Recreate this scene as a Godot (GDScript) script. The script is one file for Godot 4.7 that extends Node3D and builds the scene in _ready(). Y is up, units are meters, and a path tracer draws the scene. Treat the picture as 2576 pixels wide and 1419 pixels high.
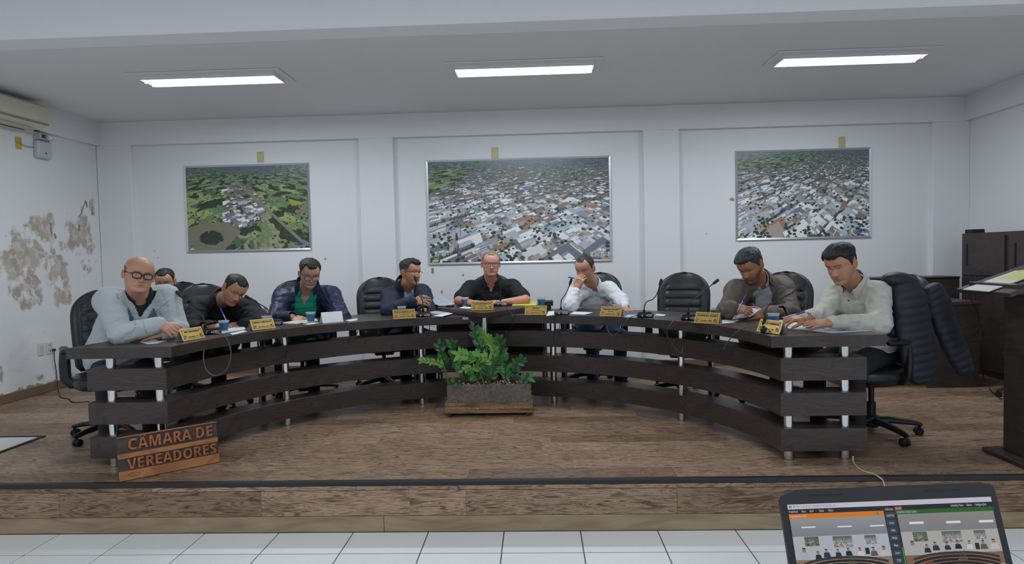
extends Node3D
# A council chamber: nine men at a horseshoe desk on a low stage.

func _ready() -> void:
	var cam := Camera3D.new()
	cam.position = CAM
	cam.rotation_degrees = Vector3(-2.288, 2.167, -1.264)
	cam.fov = rad_to_deg(2.0 * atan(709.5 / FPX))
	cam.near = 0.05
	cam.far = 60.0
	add_child(cam)
	cam.current = true
	cam_basis = cam.transform.basis
	var we := WorldEnvironment.new()
	var env := Environment.new()
	env.background_mode = Environment.BG_COLOR
	env.background_color = Color(0, 0, 0)
	env.tonemap_mode = Environment.TONE_MAPPER_LINEAR
	env.tonemap_exposure = .94
	env.sdfgi_enabled = true
	env.ssao_enabled = true
	env.ssil_enabled = true
	we.environment = env
	add_child(we)
	rng.seed = 1
	# the fittings over the stage, and those of the hall behind the photographer
	for x in [-2.74, -.07, 2.62]:
		ceiling_lamp(x, -5.60, ["white fluorescent ceiling light nearest the stained wall", "white fluorescent ceiling light over the middle of the desk", "white fluorescent ceiling light nearest the dark cabinet"][int(round((x + 2.74) / 2.67))], STAGE_E)
	for z in HALL_Z:
		for x in [-2.74, -.07, 2.62]:
			ceiling_lamp(x, z, "white fluorescent ceiling light of the hall", HALL_E)
	build_room()
	build_all()

const STAGE_E := 3.0
const HALL_E := 3.0
const HALL_Z := [-1.0, 2.6]
const CAM := Vector3(0, 1.253, 0)
const FPX := 1650.0
var cam_basis := Basis()
var taken := {}
var mats := {}
var rng := RandomNumberGenerator.new()

# ---------- pixels of the photograph (2576 x 1419) to places ----------
func ray(px: float, py: float) -> Vector3:
	return cam_basis * Vector3((px - 1288.0) / FPX, -(py - 709.5) / FPX, -1.0)
func on_z(px: float, py: float, z: float) -> Vector3:
	var d := ray(px, py)
	return CAM + d * (z / d.z)
func on_y(px: float, py: float, y: float) -> Vector3:
	var d := ray(px, py)
	return CAM + d * ((y - CAM.y) / d.y)
func on_x(px: float, py: float, x: float) -> Vector3:
	var d := ray(px, py)
	return CAM + d * (x / d.x)

# ---------- mesh builder ----------
class MB:
	var v := PackedVector3Array()
	var n := PackedVector3Array()
	var uv := PackedVector2Array()
	var col := PackedColorArray()
	var ix := PackedInt32Array()
	var cc := Color.WHITE
	var uvo := Vector2.ZERO
	var tinted := false
	func vert(p: Vector3, nn: Vector3, u := Vector2.ZERO) -> int:
		v.append(p); n.append(nn); uv.append(u); col.append(cc)
		return v.size() - 1
	func tri(a: int, b: int, c: int) -> void:
		# seen counter-clockwise from outside; Godot's front faces run clockwise
		ix.append(a); ix.append(c); ix.append(b)
	func face(pts: Array, nn: Vector3, us: Array = []) -> void:
		var first := v.size()
		var u_ax := Vector3.UP.cross(nn)
		if u_ax.length() < 0.2:
			u_ax = Vector3.RIGHT
		u_ax = u_ax.normalized()
		var v_ax := nn.cross(u_ax)
		for k in pts.size():
			var p: Vector3 = pts[k]
			var q := Vector2(p.dot(u_ax), -p.dot(v_ax)) + uvo
			if us.size() > k:
				q = us[k]
			vert(p, nn, q)
		var p0: Vector3 = pts[0]
		var p1: Vector3 = pts[1]
		var p2: Vector3 = pts[2]
		var ccw := (p1 - p0).cross(p2 - p0).dot(nn) >= 0.0
		for k in range(1, pts.size() - 1):
			if ccw:
				tri(first, first + k, first + k + 1)
			else:
				tri(first, first + k + 1, first + k)
	func quad(a: Vector3, b: Vector3, c: Vector3, d: Vector3, us: Array = []) -> void:
		var nn := (b - a).cross(c - a)
		if nn.length_squared() < 1e-14:
			nn = (c - a).cross(d - a)
		face([a, b, c, d], nn.normalized(), us)
	func box(c: Vector3, s: Vector3, ch := 0.0, b := Basis()) -> void:
		var h := s * 0.5
		if ch <= 0.0:
			for ax in 3:
				for sg in [-1.0, 1.0]:
					var u := (ax + 1) % 3
					var w := (ax + 2) % 3
					var pts := []
					for q in [[-1, -1], [1, -1], [1, 1], [-1, 1]]:
						var p := Vector3.ZERO
						p[ax] = h[ax] * sg
						p[u] = h[u] * q[0]
						p[w] = h[w] * q[1]
						pts.append(c + b * p)
					var nn := Vector3.ZERO
					nn[ax] = sg
					face(pts, (b * nn).normalized())
			return
		for ax in 3:
			var u := (ax + 1) % 3
			var w := (ax + 2) % 3
			for sg in [-1.0, 1.0]:
				var pts := []
				for q in [[-1, -1], [1, -1], [1, 1], [-1, 1]]:
					var p := Vector3.ZERO
					p[ax] = h[ax] * sg
					p[u] = (h[u] - ch) * q[0]
					p[w] = (h[w] - ch) * q[1]
					pts.append(c + b * p)
				var nn := Vector3.ZERO
				nn[ax] = sg
				face(pts, (b * nn).normalized())
			for su in [-1.0, 1.0]:
				for sw in [-1.0, 1.0]:
					var a0 := Vector3.ZERO
					var a1 := Vector3.ZERO
					a0[u] = h[u] * su; a0[w] = (h[w] - ch) * sw
					a1[u] = (h[u] - ch) * su; a1[w] = h[w] * sw
					var lo := a0; lo[ax] = -(h[ax] - ch)
					var hi := a0; hi[ax] = h[ax] - ch
					var lo1 := a1; lo1[ax] = -(h[ax] - ch)
					var hi1 := a1; hi1[ax] = h[ax] - ch
					var nn := Vector3.ZERO
					nn[u] = su; nn[w] = sw
					face([c + b * lo, c + b * hi, c + b * hi1, c + b * lo1], (b * nn).normalized())
		for sx in [-1.0, 1.0]:
			for sy in [-1.0, 1.0]:
				for sz in [-1.0, 1.0]:
					face([c + b * Vector3(h.x * sx, (h.y - ch) * sy, (h.z - ch) * sz), c + b * Vector3((h.x - ch) * sx, h.y * sy, (h.z - ch) * sz), c + b * Vector3((h.x - ch) * sx, (h.y - ch) * sy, h.z * sz)], (b * Vector3(sx, sy, sz)).normalized())
	# a round bar along a path; radii is one number or one per point
	func tube(path: Array, radii, sides := 10, caps := true, flat := 1.0) -> void:
		var m := path.size()
		var up := Vector3.UP
		var first := v.size()
		var t0: Vector3 = (path[1] - path[0]).normalized()
		var side := t0.cross(Vector3(0.31, 0.9, 0.2)).normalized()
		var total := 0.0
		for i in m:
			var t: Vector3
			if i == 0:
				t = t0
			elif i == m - 1:
				t = (path[i] - path[i - 1]).normalized()
			else:
				t = ((path[i + 1] - path[i]).normalized() + (path[i] - path[i - 1]).normalized()).normalized()
			if i > 0:
				total += (path[i] - path[i - 1]).length()
			side = (side - t * side.dot(t)).normalized()
			up = t.cross(side)
			var r: float = radii if (radii is float or radii is int) else radii[i]
			for k in sides + 1:
				var a := TAU * k / sides
				var q := side * cos(a) + up * sin(a) * flat
				vert(path[i] + q * r, (side * cos(a) + up * sin(a) / flat).normalized(), Vector2(total, float(k) / sides))
		for i in m - 1:
			for k in sides:
				var a := first + i * (sides + 1) + k
				var b := a + sides + 1
				tri(a, a + 1, b + 1); tri(a, b + 1, b)
		if caps:
			for e in [0, m - 1]:
				var cn: Vector3 = -t0 if e == 0 else (path[m - 1] - path[m - 2]).normalized()
				var c0 := vert(path[e], cn)
				var ring := []
				for k in sides:
					ring.append(vert(v[first + e * (sides + 1) + k], cn))
				for k in sides:
					if e == 0:
						tri(c0, ring[(k + 1) % sides], ring[k])
					else:
						tri(c0, ring[k], ring[(k + 1) % sides])
	# profile of (radius, height) pairs turned about the y axis of b
	func lathe(prof: Array, seg := 24, at := Vector3.ZERO, b := Basis()) -> void:
		for i in prof.size() - 1:
			var p: Vector2 = prof[i]
			var q: Vector2 = prof[i + 1]
			var d := q - p
			if d.length() < 1e-7:
				continue
			var nn := Vector2(d.y, -d.x).normalized()
			var f := v.size()
			for k in seg + 1:
				var a := TAU * k / seg
				var e := Vector3(cos(a), 0, sin(a))
				var wn := (b * (e * nn.x + Vector3.UP * nn.y)).normalized()
				vert(at + b * (e * p.x + Vector3.UP * p.y), wn, Vector2(float(k) / seg, p.y))
				vert(at + b * (e * q.x + Vector3.UP * q.y), wn, Vector2(float(k) / seg, q.y))
			for k in seg:
				var a := f + k * 2
				tri(a, a + 1, a + 3); tri(a, a + 3, a + 2)
	# an outline in x, z between two heights
	func prism(poly: PackedVector2Array, y0: float, y1: float, ch := 0.0) -> void:
		var m := poly.size()
		var area := 0.0
		for k in m:
			area += poly[k].cross(poly[(k + 1) % m])
		var p := poly
		if area < 0:
			p = poly.duplicate()
			p.reverse()
		var inn := p
		if ch > 0:
			var off := Geometry2D.offset_polygon(p, -ch, Geometry2D.JOIN_MITER)
			if off.size() == 1 and off[0].size() == m:
				inn = PackedVector2Array()
				# match each corner with its nearest inner corner
				for k in m:
					var best: Vector2 = off[0][0]
					for q in off[0]:
						if q.distance_squared_to(p[k]) < best.distance_squared_to(p[k]):
							best = q
					inn.append(best)
			else:
				ch = 0.0
		for top in [false, true]:
			var t := Geometry2D.triangulate_polygon(inn)
			var f := v.size()
			var y := y1 if top else y0
			for q in inn:
				vert(Vector3(q.x, y, q.y), Vector3.UP if top else Vector3.DOWN, q + uvo)
			for k in range(0, t.size(), 3):
				var a := f + t[k]
				var b := f + t[k + 1]
				var c := f + t[k + 2]
				var up: float = (v[b] - v[a]).cross(v[c] - v[a]).y
				if (up > 0) == top:
					tri(a, b, c)
				else:
					tri(a, c, b)
		var run := 0.0
		var en := []
		for k in m:
			var e := (p[(k + 1) % m] - p[k]).normalized()
			en.append(Vector3(e.y, 0, -e.x))
		for k in m:
			var j := (k + 1) % m
			var a := p[k]
			var b := p[j]
			var na: Vector3 = en[k]
			var nb: Vector3 = en[k]
			if en[k].dot(en[(k + m - 1) % m]) > 0.93:
				na = (en[k] + en[(k + m - 1) % m]).normalized()
			if en[k].dot(en[j]) > 0.93:
				nb = (en[k] + en[j]).normalized()
			var l := a.distance_to(b)
			var f := v.size()
			vert(Vector3(a.x, y0 + ch, a.y), na, Vector2(run, -y0) + uvo)
			vert(Vector3(b.x, y0 + ch, b.y), nb, Vector2(run + l, -y0) + uvo)
			vert(Vector3(b.x, y1 - ch, b.y), nb, Vector2(run + l, -y1) + uvo)
			vert(Vector3(a.x, y1 - ch, a.y), na, Vector2(run, -y1) + uvo)
			run += l
			tri(f, f + 2, f + 1); tri(f, f + 3, f + 2)
			if ch > 0:
				for top in [false, true]:
					var yo := (y1 - ch) if top else (y0 + ch)
					var yi := y1 if top else y0
					var sg := 1.0 if top else -1.0
					var ca := (na + Vector3.UP * sg).normalized()
					var cb := (nb + Vector3.UP * sg).normalized()
					var g := v.size()
					vert(Vector3(a.x, yo, a.y), ca, Vector2(run, 0))
					vert(Vector3(b.x, yo, b.y), cb, Vector2(run, 0))
					vert(Vector3(inn[j].x, yi, inn[j].y), cb, Vector2(run, 0))
					vert(Vector3(inn[k].x, yi, inn[k].y), ca, Vector2(run, 0))
					if top:
						tri(g, g + 2, g + 1); tri(g, g + 3, g + 2)
					else:
						tri(g, g + 1, g + 2); tri(g, g + 2, g + 3)
	# a surface of rows of points with smooth normals; out_c is a point inside
	func rows(pts: Array, closed: bool, uvs := false) -> void:
		var nr := pts.size()
		var nc: int = pts[0].size()
		var f := v.size()
		for i in nr:
			for j in nc:
				vert(pts[i][j], Vector3.ZERO, Vector2(float(j) / (nc - 1), float(i) / (nr - 1)) if uvs else Vector2.ZERO)
		var lim := nc if closed else nc - 1
		for i in nr - 1:
			for j in lim:
				var a := f + i * nc + j
				var b := f + i * nc + (j + 1) % nc
				var c := b + nc
				var d := a + nc
				var w := (v[c] - v[a]).cross(v[d] - v[b])
				n[a] += w; n[b] += w; n[c] += w; n[d] += w
				tri(a, b, c); tri(a, c, d)
		for k in range(f, v.size()):
			n[k] = n[k].normalized() if n[k].length_squared() > 0 else Vector3.UP
	func ball(c: Vector3, r: Vector3, seg := 14, b := Basis()) -> void:
		var pts := []
		var half: int = maxi(5, int(seg / 2.0))
		for i in half + 1:
			var t := PI * i / half
			var row := []
			for j in seg:
				var a := TAU * j / seg
				row.append(c + b * Vector3(r.x * sin(t) * cos(a), -r.y * cos(t), -r.z * sin(t) * sin(a)))
			pts.append(row)
		rows(pts, true)
	func mesh() -> ArrayMesh:
		var arr := []
		arr.resize(Mesh.ARRAY_MAX)
		arr[Mesh.ARRAY_VERTEX] = v
		arr[Mesh.ARRAY_NORMAL] = n
		arr[Mesh.ARRAY_TEX_UV] = uv
		if tinted:
			arr[Mesh.ARRAY_COLOR] = col
		arr[Mesh.ARRAY_INDEX] = ix
		var am := ArrayMesh.new()
		am.add_surface_from_arrays(Mesh.PRIMITIVE_TRIANGLES, arr)
		return am

# ---------- nodes ----------
func numbered(called: String) -> String:
	if not taken.has(called):
		taken[called] = 0
		return called
	taken[called] += 1
	return "%s_%03d" % [called, taken[called]]
func thing(called: String, label: String, category: String, at := Vector3.ZERO, group := "", turn := 0.0) -> Node3D:
	var o := Node3D.new()
	o.name = numbered(called)
	o.position = at
	o.rotation.y = turn
	tag(o, label, category, group)
	add_child(o)
	return o
func tag(o: Node, label: String, category: String, group := "") -> void:
	o.set_meta("label", label)
	o.set_meta("category", category)
	if group != "":
		o.set_meta("group", group)
# a part from points given in the parent's own axes
func part(mb, called: String, m: Material, parent: Node3D) -> MeshInstance3D:
	var o := MeshInstance3D.new()
	o.name = called
	o.mesh = mb.mesh() if mb is MB else mb
	o.material_override = m
	parent.add_child(o, true)
	return o
# a part from points given in the world (the parent is not turned)
func part_w(mb: MB, called: String, m: Material, parent: Node3D) -> MeshInstance3D:
	var off := Vector3.ZERO
	var p: Node = parent
	while p is Node3D and p != self:
		off += (p as Node3D).position
		p = p.get_parent()
	for k in mb.v.size():
		mb.v[k] -= off
	return part(mb, called, m, parent)
# a top-level thing that is one mesh, its origin at `at`, points in the world
func lone(mb: MB, called: String, m: Material, label: String, category: String, at: Vector3, group := "") -> MeshInstance3D:
	for k in mb.v.size():
		mb.v[k] -= at
	var o := MeshInstance3D.new()
	o.name = numbered(called)
	o.mesh = mb.mesh()
	o.material_override = m
	o.position = at
	tag(o, label, category, group)
	add_child(o)
	return o
func structure(mb: MB, called: String, m: Material, label := "") -> MeshInstance3D:
	var o := MeshInstance3D.new()
	o.name = numbered(called)
	o.mesh = mb.mesh()
	o.material_override = m
	o.set_meta("kind", "structure")
	if label != "":
		o.set_meta("label", label)
	add_child(o)
	return o

# ---------- materials ----------
func M(c: Color, rough := 0.6, metal := 0.0, spec := 0.5) -> StandardMaterial3D:
	var key := "%s %.3f %.3f %.3f" % [c.to_html(), rough, metal, spec]
	if mats.has(key):
		return mats[key]
	var m := StandardMaterial3D.new()
	m.albedo_color = c
	m.roughness = rough
	m.metallic = metal
	m.metallic_specular = spec
	mats[key] = m
	return m
func hexc(s: String) -> Color:
	return Color.html(s)
func tinted_mat(rough := 0.6) -> StandardMaterial3D:
	var key := "tint%.3f" % rough
	if mats.has(key):
		return mats[key]
	var m := StandardMaterial3D.new()
	m.vertex_color_use_as_albedo = true
	m.roughness = rough
	mats[key] = m
	return m
func lin(c: Color) -> Color:
	return c.srgb_to_linear()
func noise(freq: float, sd: int, oct := 4) -> FastNoiseLite:
	var f := FastNoiseLite.new()
	f.seed = sd
	f.frequency = freq
	f.noise_type = FastNoiseLite.TYPE_SIMPLEX_SMOOTH
	f.fractal_octaves = oct
	return f
func tex(im: Image) -> ImageTexture:
	im.generate_mipmaps()
	return ImageTexture.create_from_image(im)
func ramp(stops: Array, t: float) -> Color:
	for k in stops.size() - 1:
		if t <= stops[k + 1][0]:
			var a: float = stops[k][0]
			var b: float = stops[k + 1][0]
			return (stops[k][1] as Color).lerp(stops[k + 1][1], clampf((t - a) / (b - a), 0, 1))
	return stops[-1][1]
# streaks running along u
func wood_image(w: int, h: int, sd: int, stops: Array, fx: float, fy: float, fine := 0.35) -> Image:
	var a := noise(1.0, sd, 3)
	var b := noise(1.0, sd + 7, 2)
	var c := noise(1.0, sd + 13, 2)
	var im := Image.create(w, h, false, Image.FORMAT_RGB8)
	for y in h:
		for x in w:
			# blended over the seam so that the picture tiles along u
			var u := float(x) / w
			var vv := float(y) / h
			var bend := c.get_noise_2d(u * fx * 0.6, vv * fy * 0.18) * 0.10
			var s := a.get_noise_2d(u * fx, (vv + bend) * fy)
			if u > 0.85:
				var s2 := a.get_noise_2d((u - 1.0) * fx, (vv + bend) * fy)
				s = lerpf(s, s2, (u - 0.85) / 0.15)
			var g := b.get_noise_2d(u * fx * 4.0, vv * fy * 9.0)
			im.set_pixel(x, y, ramp(stops, clampf(0.5 + s * 0.62 + g * fine * 0.35, 0, 1)))
	return im
func grain_normal(sd: int, freq: float, strength: float, size := 256) -> ImageTexture:
	var f := noise(freq, sd, 3)
	var im := f.get_seamless_image(size, size)
	im.convert(Image.FORMAT_RGB8)
	im.bump_map_to_normal_map(strength)
	return tex(im)
func catmull(xs: Array, ys: Array, x: float) -> float:
	var m := xs.size()
	if x <= xs[0]:
		return ys[0]
	if x >= xs[m - 1]:
		return ys[m - 1]
	var k := 0
	while x > xs[k + 1]:
		k += 1
	var t: float = (x - xs[k]) / (xs[k + 1] - xs[k])
	var y0: float = ys[maxi(k - 1, 0)]
	var y3: float = ys[mini(k + 2, m - 1)]
	return cubic_interpolate(ys[k], ys[k + 1], y0, y3, t)
func smooth_path(pts: Array, per := 6) -> Array:
	var c := Curve3D.new()
	for k in pts.size():
		var a: Vector3 = pts[maxi(k - 1, 0)]
		var b: Vector3 = pts[mini(k + 1, pts.size() - 1)]
		var t := (b - a) / 6.0
		c.add_point(pts[k], -t, t)
	var out := []
	for k in pts.size() - 1:
		for i in per:
			out.append(c.sample(k, float(i) / per))
	out.append(pts[-1])
	return out
# flat lettering: TextMesh centred on `at`, lying in the plane with right r and up u
func lettering(s: String, size: float, at: Vector3, r: Vector3, u: Vector3, m: Material, parent: Node3D, called := "lettering", depth := 0.0006, bold := true, width := 0.0, font := "Droid Sans") -> MeshInstance3D:
	var t := TextMesh.new()
	var f := SystemFont.new()
	f.font_names = PackedStringArray([font])
	f.font_weight = 700 if bold else 400
	t.font = f
	t.text = s
	t.font_size = 48
	t.pixel_size = size / 34.0
	t.depth = depth
	t.curve_step = 4.0
	var o := MeshInstance3D.new()
	o.name = called
	o.mesh = t
	o.material_override = m
	var sx := 1.0
	if width > 0.0:
		var bb := t.get_aabb()
		if bb.size.x > 0:
			sx = width / bb.size.x
	o.transform = Transform3D(Basis(r.normalized() * sx, u.normalized(), r.cross(u).normalized()), at)
	parent.add_child(o, true)
	return o
const BACK := -7.22      # face of the pillars of the back wall
const LEFT := -4.90
const RIGHT := 4.64
const CEIL := 2.845
const BEAM := 2.582
const EDGE := -3.61      # front of the stage
const LOW := -0.283      # hall floor
const HALL_BACK := 6.2

func plaster(c: Color, sd: int) -> StandardMaterial3D:
	var m := StandardMaterial3D.new()
	m.albedo_color = c
	m.roughness = 0.75
	m.normal_enabled = true
	m.normal_texture = grain_normal(sd, 0.05, 1.2)
	m.normal_scale = 0.25
	m.uv1_triplanar = true
	m.uv1_world_triplanar = true
	m.uv1_scale = Vector3.ONE * 2.0
	return m

func slab(lo: Vector3, hi: Vector3, ch := 0.0) -> MB:
	var b := MB.new()
	b.box((lo + hi) * 0.5, hi - lo, ch)
	return b

# paint of the side wall where damp has lifted it: outlines read from the photograph
func left_wall_image() -> Image:
	var w := 720
	var h := 450
	var im := Image.create(w, h, false, Image.FORMAT_RGB8)
	var base := hexc("e8eaec")
	im.fill(base)
	var nz := noise(0.012, 41, 4)
	var n2 := noise(0.05, 42, 3)
	# pixel of the photo, half width and half height in its pixels, how bare
	var spots := [[105, 580, 34, 42, 1.0], [75, 640, 60, 60, 1.0], [60, 700, 44, 58, .9], [128, 562, 12, 26, .9], [20, 640, 22, 36, .8], [150, 690, 26, 40, .55], [205, 590, 34, 60, .9], [222, 630, 16, 34, .7], [232, 518, 9, 24, 1.0], [206, 540, 5, 34, .7], [150, 650, 18, 9, .8], [163, 664, 14, 8, .8], [42, 580, 30, 30, .6], [10, 600, 14, 30, .6], [150, 742, 22, 34, .8], [176, 742, 7, 26, .6], [100, 952, 15, 12, .9], [4, 945, 7, 24, 1.0], [185, 930, 14, 22, .5], [72, 760, 30, 26, .5], [30, 722, 18, 40, .5], [113, 837, 6, 10, .5], [64, 690, 60, 90, .45], [200, 610, 46, 80, .35], [140, 960, 60, 10, .3]]
	var zs := []
	for s in spots:
		var a := on_x(s[0], s[1], LEFT)
		var b := on_x(s[0] + s[2], s[1], LEFT)
		var c := on_x(s[0], s[1] + s[3], LEFT)
		zs.append([a.z, a.y, absf(b.z - a.z), absf(c.y - a.y), s[4]])
	for y in h:
		var wy := BEAM * (1.0 - float(y) / h)
		for x in w:
			var wz := BACK + (EDGE - BACK) * float(x) / w
			var best := 0.0
			for q in zs:
				var dx: float = (wz - q[0]) / q[2]
				if absf(dx) > 1.6:
					continue
				var dy: float = (wy - q[1]) / q[3]
				var d := dx * dx + dy * dy
				if d < 2.2:
					var e: float = q[4] * (1.25 - d)
					if e > best:
						best = e * .86
			if best > 0.02:
				var t := best + nz.get_noise_2d(x * 1.42, y * 1.42) * 1.15 + n2.get_noise_2d(x * 1.42, y * 1.42) * 0.35
				if t > 0.42:
					var k := clampf((t - 0.42) * 6.0, 0, 1)
					var tone := hexc("c8bdb1").lerp(hexc("b5a799"), clampf(0.5 + n2.get_noise_2d(x * 0.5, y * 0.5) * 1.4, 0, 1))
					if n2.get_noise_2d(x * 0.9 + 300, y * 0.9) > 0.16:
						tone = hexc("cfcac4")
					im.set_pixel(x, y, base.lerp(tone, k))
				elif t > 0.36:
					im.set_pixel(x, y, hexc("d2d2d1"))
			var edge := nz.get_noise_2d(x * 2.0, 7.0) * 0.05
			if wy < 0.11 + edge * 0.6 and n2.get_noise_2d(x, y) > -0.05:
				im.set_pixel(x, y, hexc("a79c8c"))
	# cracks in the paint
	for c in [[200, 545, 216, 505], [216, 505, 220, 520], [130, 590, 127, 560], [140, 600, 138, 588], [232, 540, 232, 520], [199, 565, 199, 580]]:
		var a := on_x(c[0], c[1], LEFT)
		var b := on_x(c[2], c[3], LEFT)
		for k in 60:
			var p := a.lerp(b, k / 59.0)
			var x := int((p.z - BACK) / (EDGE - BACK) * w + n2.get_noise_1d(k * 3.0) * 4.0)
			var y := int((1.0 - p.y / BEAM) * h)
			if x > 0 and x < w - 2 and y > 0 and y < h:
				im.fill_rect(Rect2i(x, y, 2, 2), hexc("8b8178"))
	return im

func back_wall_image() -> Image:
	# small chips of paint: brown where the plaster shows
	var w := 1024
	var h := 288
	var im := Image.create(w, h, false, Image.FORMAT_RGB8)
	im.fill(hexc("eaebed"))
	var n2 := noise(0.22, 52, 2)
	for s in [[665, 782, 6, 8], [511, 713, 2, 2], [816, 650, 2, 2], [1087, 680, 3, 7], [1111, 733, 2, 4], [1840, 500, 5, 4], [1776, 588, 2, 1], [388, 630, 1, 2], [397, 648, 1, 2], [1165, 692, 2, 3]]:
		var a := on_z(s[0], s[1], BACK - 0.06)
		var cx := (a.x - LEFT) / (RIGHT - LEFT) * w
		var cy := (1.0 - a.y / CEIL) * h
		var rx: float = s[2] * 0.0044 / (RIGHT - LEFT) * w * 1.1
		var ry: float = s[3] * 0.0044 / CEIL * h * 1.1
		for y in range(int(cy - ry) - 1, int(cy + ry) + 2):
			for x in range(int(cx - rx) - 1, int(cx + rx) + 2):
				var d := pow((x - cx) / maxf(rx, 0.6), 2) + pow((y - cy) / maxf(ry, 0.6), 2)
				if d + n2.get_noise_2d(x, y) < 1.0 and x >= 0 and x < w and y >= 0 and y < h:
					im.set_pixel(x, y, hexc("9c8468"))
	return im

func build_room() -> void:
	var paint := plaster(hexc("eaebed"), 3)
	var ceiling_paint := plaster(hexc("eaebec"), 4)
	# --- ceilings and beams
	structure(slab(Vector3(LEFT - .2, CEIL, BACK - .3), Vector3(RIGHT + .2, CEIL + .15, HALL_BACK + .2)), "ceiling", ceiling_paint)
	structure(slab(Vector3(LEFT, BEAM, -3.965), Vector3(RIGHT, CEIL + .01, -3.785)), "trim_1", paint, "white painted beam across the ceiling over the stage edge")
	structure(slab(Vector3(LEFT - .02, BEAM, BACK), Vector3(-4.852, CEIL + .01, -3.965)), "trim_2", paint, "white beam along the top of the damp-stained wall")
	structure(slab(Vector3(4.585, BEAM, BACK), Vector3(RIGHT + .02, CEIL + .01, -3.965)), "trim_3", paint, "white beam along the top of the wall behind the cabinet")
	# --- back wall: a sheet set back, pillars and a lintel in front of it
	var bm := StandardMaterial3D.new()
	bm.albedo_texture = tex(back_wall_image())
	bm.roughness = 0.75
	var bw := MB.new()
	bw.box(Vector3((LEFT + RIGHT) * .5, 1.2, BACK - .16), Vector3(RIGHT - LEFT + .4, 3.6, .2))
	for k in 24:
		var p := bw.v[k]
		bw.uv[k] = Vector2((p.x - LEFT) / (RIGHT - LEFT), 1.0 - p.y / CEIL)
	structure(bw, "wall_back", bm)
	var wall := get_node("wall_back") as Node3D
	for q in [[LEFT, -4.51], [-1.935, -1.553], [1.185, 1.571], [4.258, RIGHT]]:
		part(slab(Vector3(q[0], 0, BACK - .07), Vector3(q[1], BEAM, BACK), .004), "pillar", paint, wall)
	part(slab(Vector3(LEFT, BEAM, BACK - .07), Vector3(RIGHT, CEIL, BACK), .004), "lintel", paint, wall)
	# --- side walls
	var lm := StandardMaterial3D.new()
	lm.albedo_texture = tex(left_wall_image())
	lm.roughness = 0.8
	lm.normal_enabled = true
	lm.normal_texture = grain_normal(9, 0.06, 2.0)
	lm.normal_scale = 0.2
	var lw := MB.new()
	lw.box(Vector3(LEFT - .1, 1.15, (BACK + EDGE) * .5), Vector3(.2, 3.4, EDGE - BACK))
	for k in lw.v.size():
		var p := lw.v[k]
		lw.uv[k] = Vector2((p.z - BACK) / (EDGE - BACK), 1.0 - p.y / BEAM)
	structure(lw, "wall_left", lm)
	structure(slab(Vector3(RIGHT, -.5, BACK - .1), Vector3(RIGHT + .2, CEIL, HALL_BACK)), "wall_right", paint)
	structure(slab(Vector3(LEFT - .2, -.5, EDGE), Vector3(LEFT, CEIL, HALL_BACK)), "wall_hall", paint)
	structure(slab(Vector3(LEFT - .2, -.5, HALL_BACK), Vector3(RIGHT + .2, CEIL, HALL_BACK + .2)), "wall_front", paint)
	# --- baseboards
	var bb := M(hexc("7d6552"), .55)
	structure(slab(Vector3(LEFT, 0, BACK), Vector3(LEFT + .014, .085, EDGE), .003), "baseboard_left", bb)
	structure(slab(Vector3(LEFT, 0, BACK), Vector3(RIGHT, .075, BACK + .012), .003), "baseboard_back", bb)
	structure(slab(Vector3(RIGHT - .014, 0, BACK), Vector3(RIGHT, .085, EDGE), .003), "baseboard_right", bb)
	build_stage()
	build_tiles()

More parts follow.
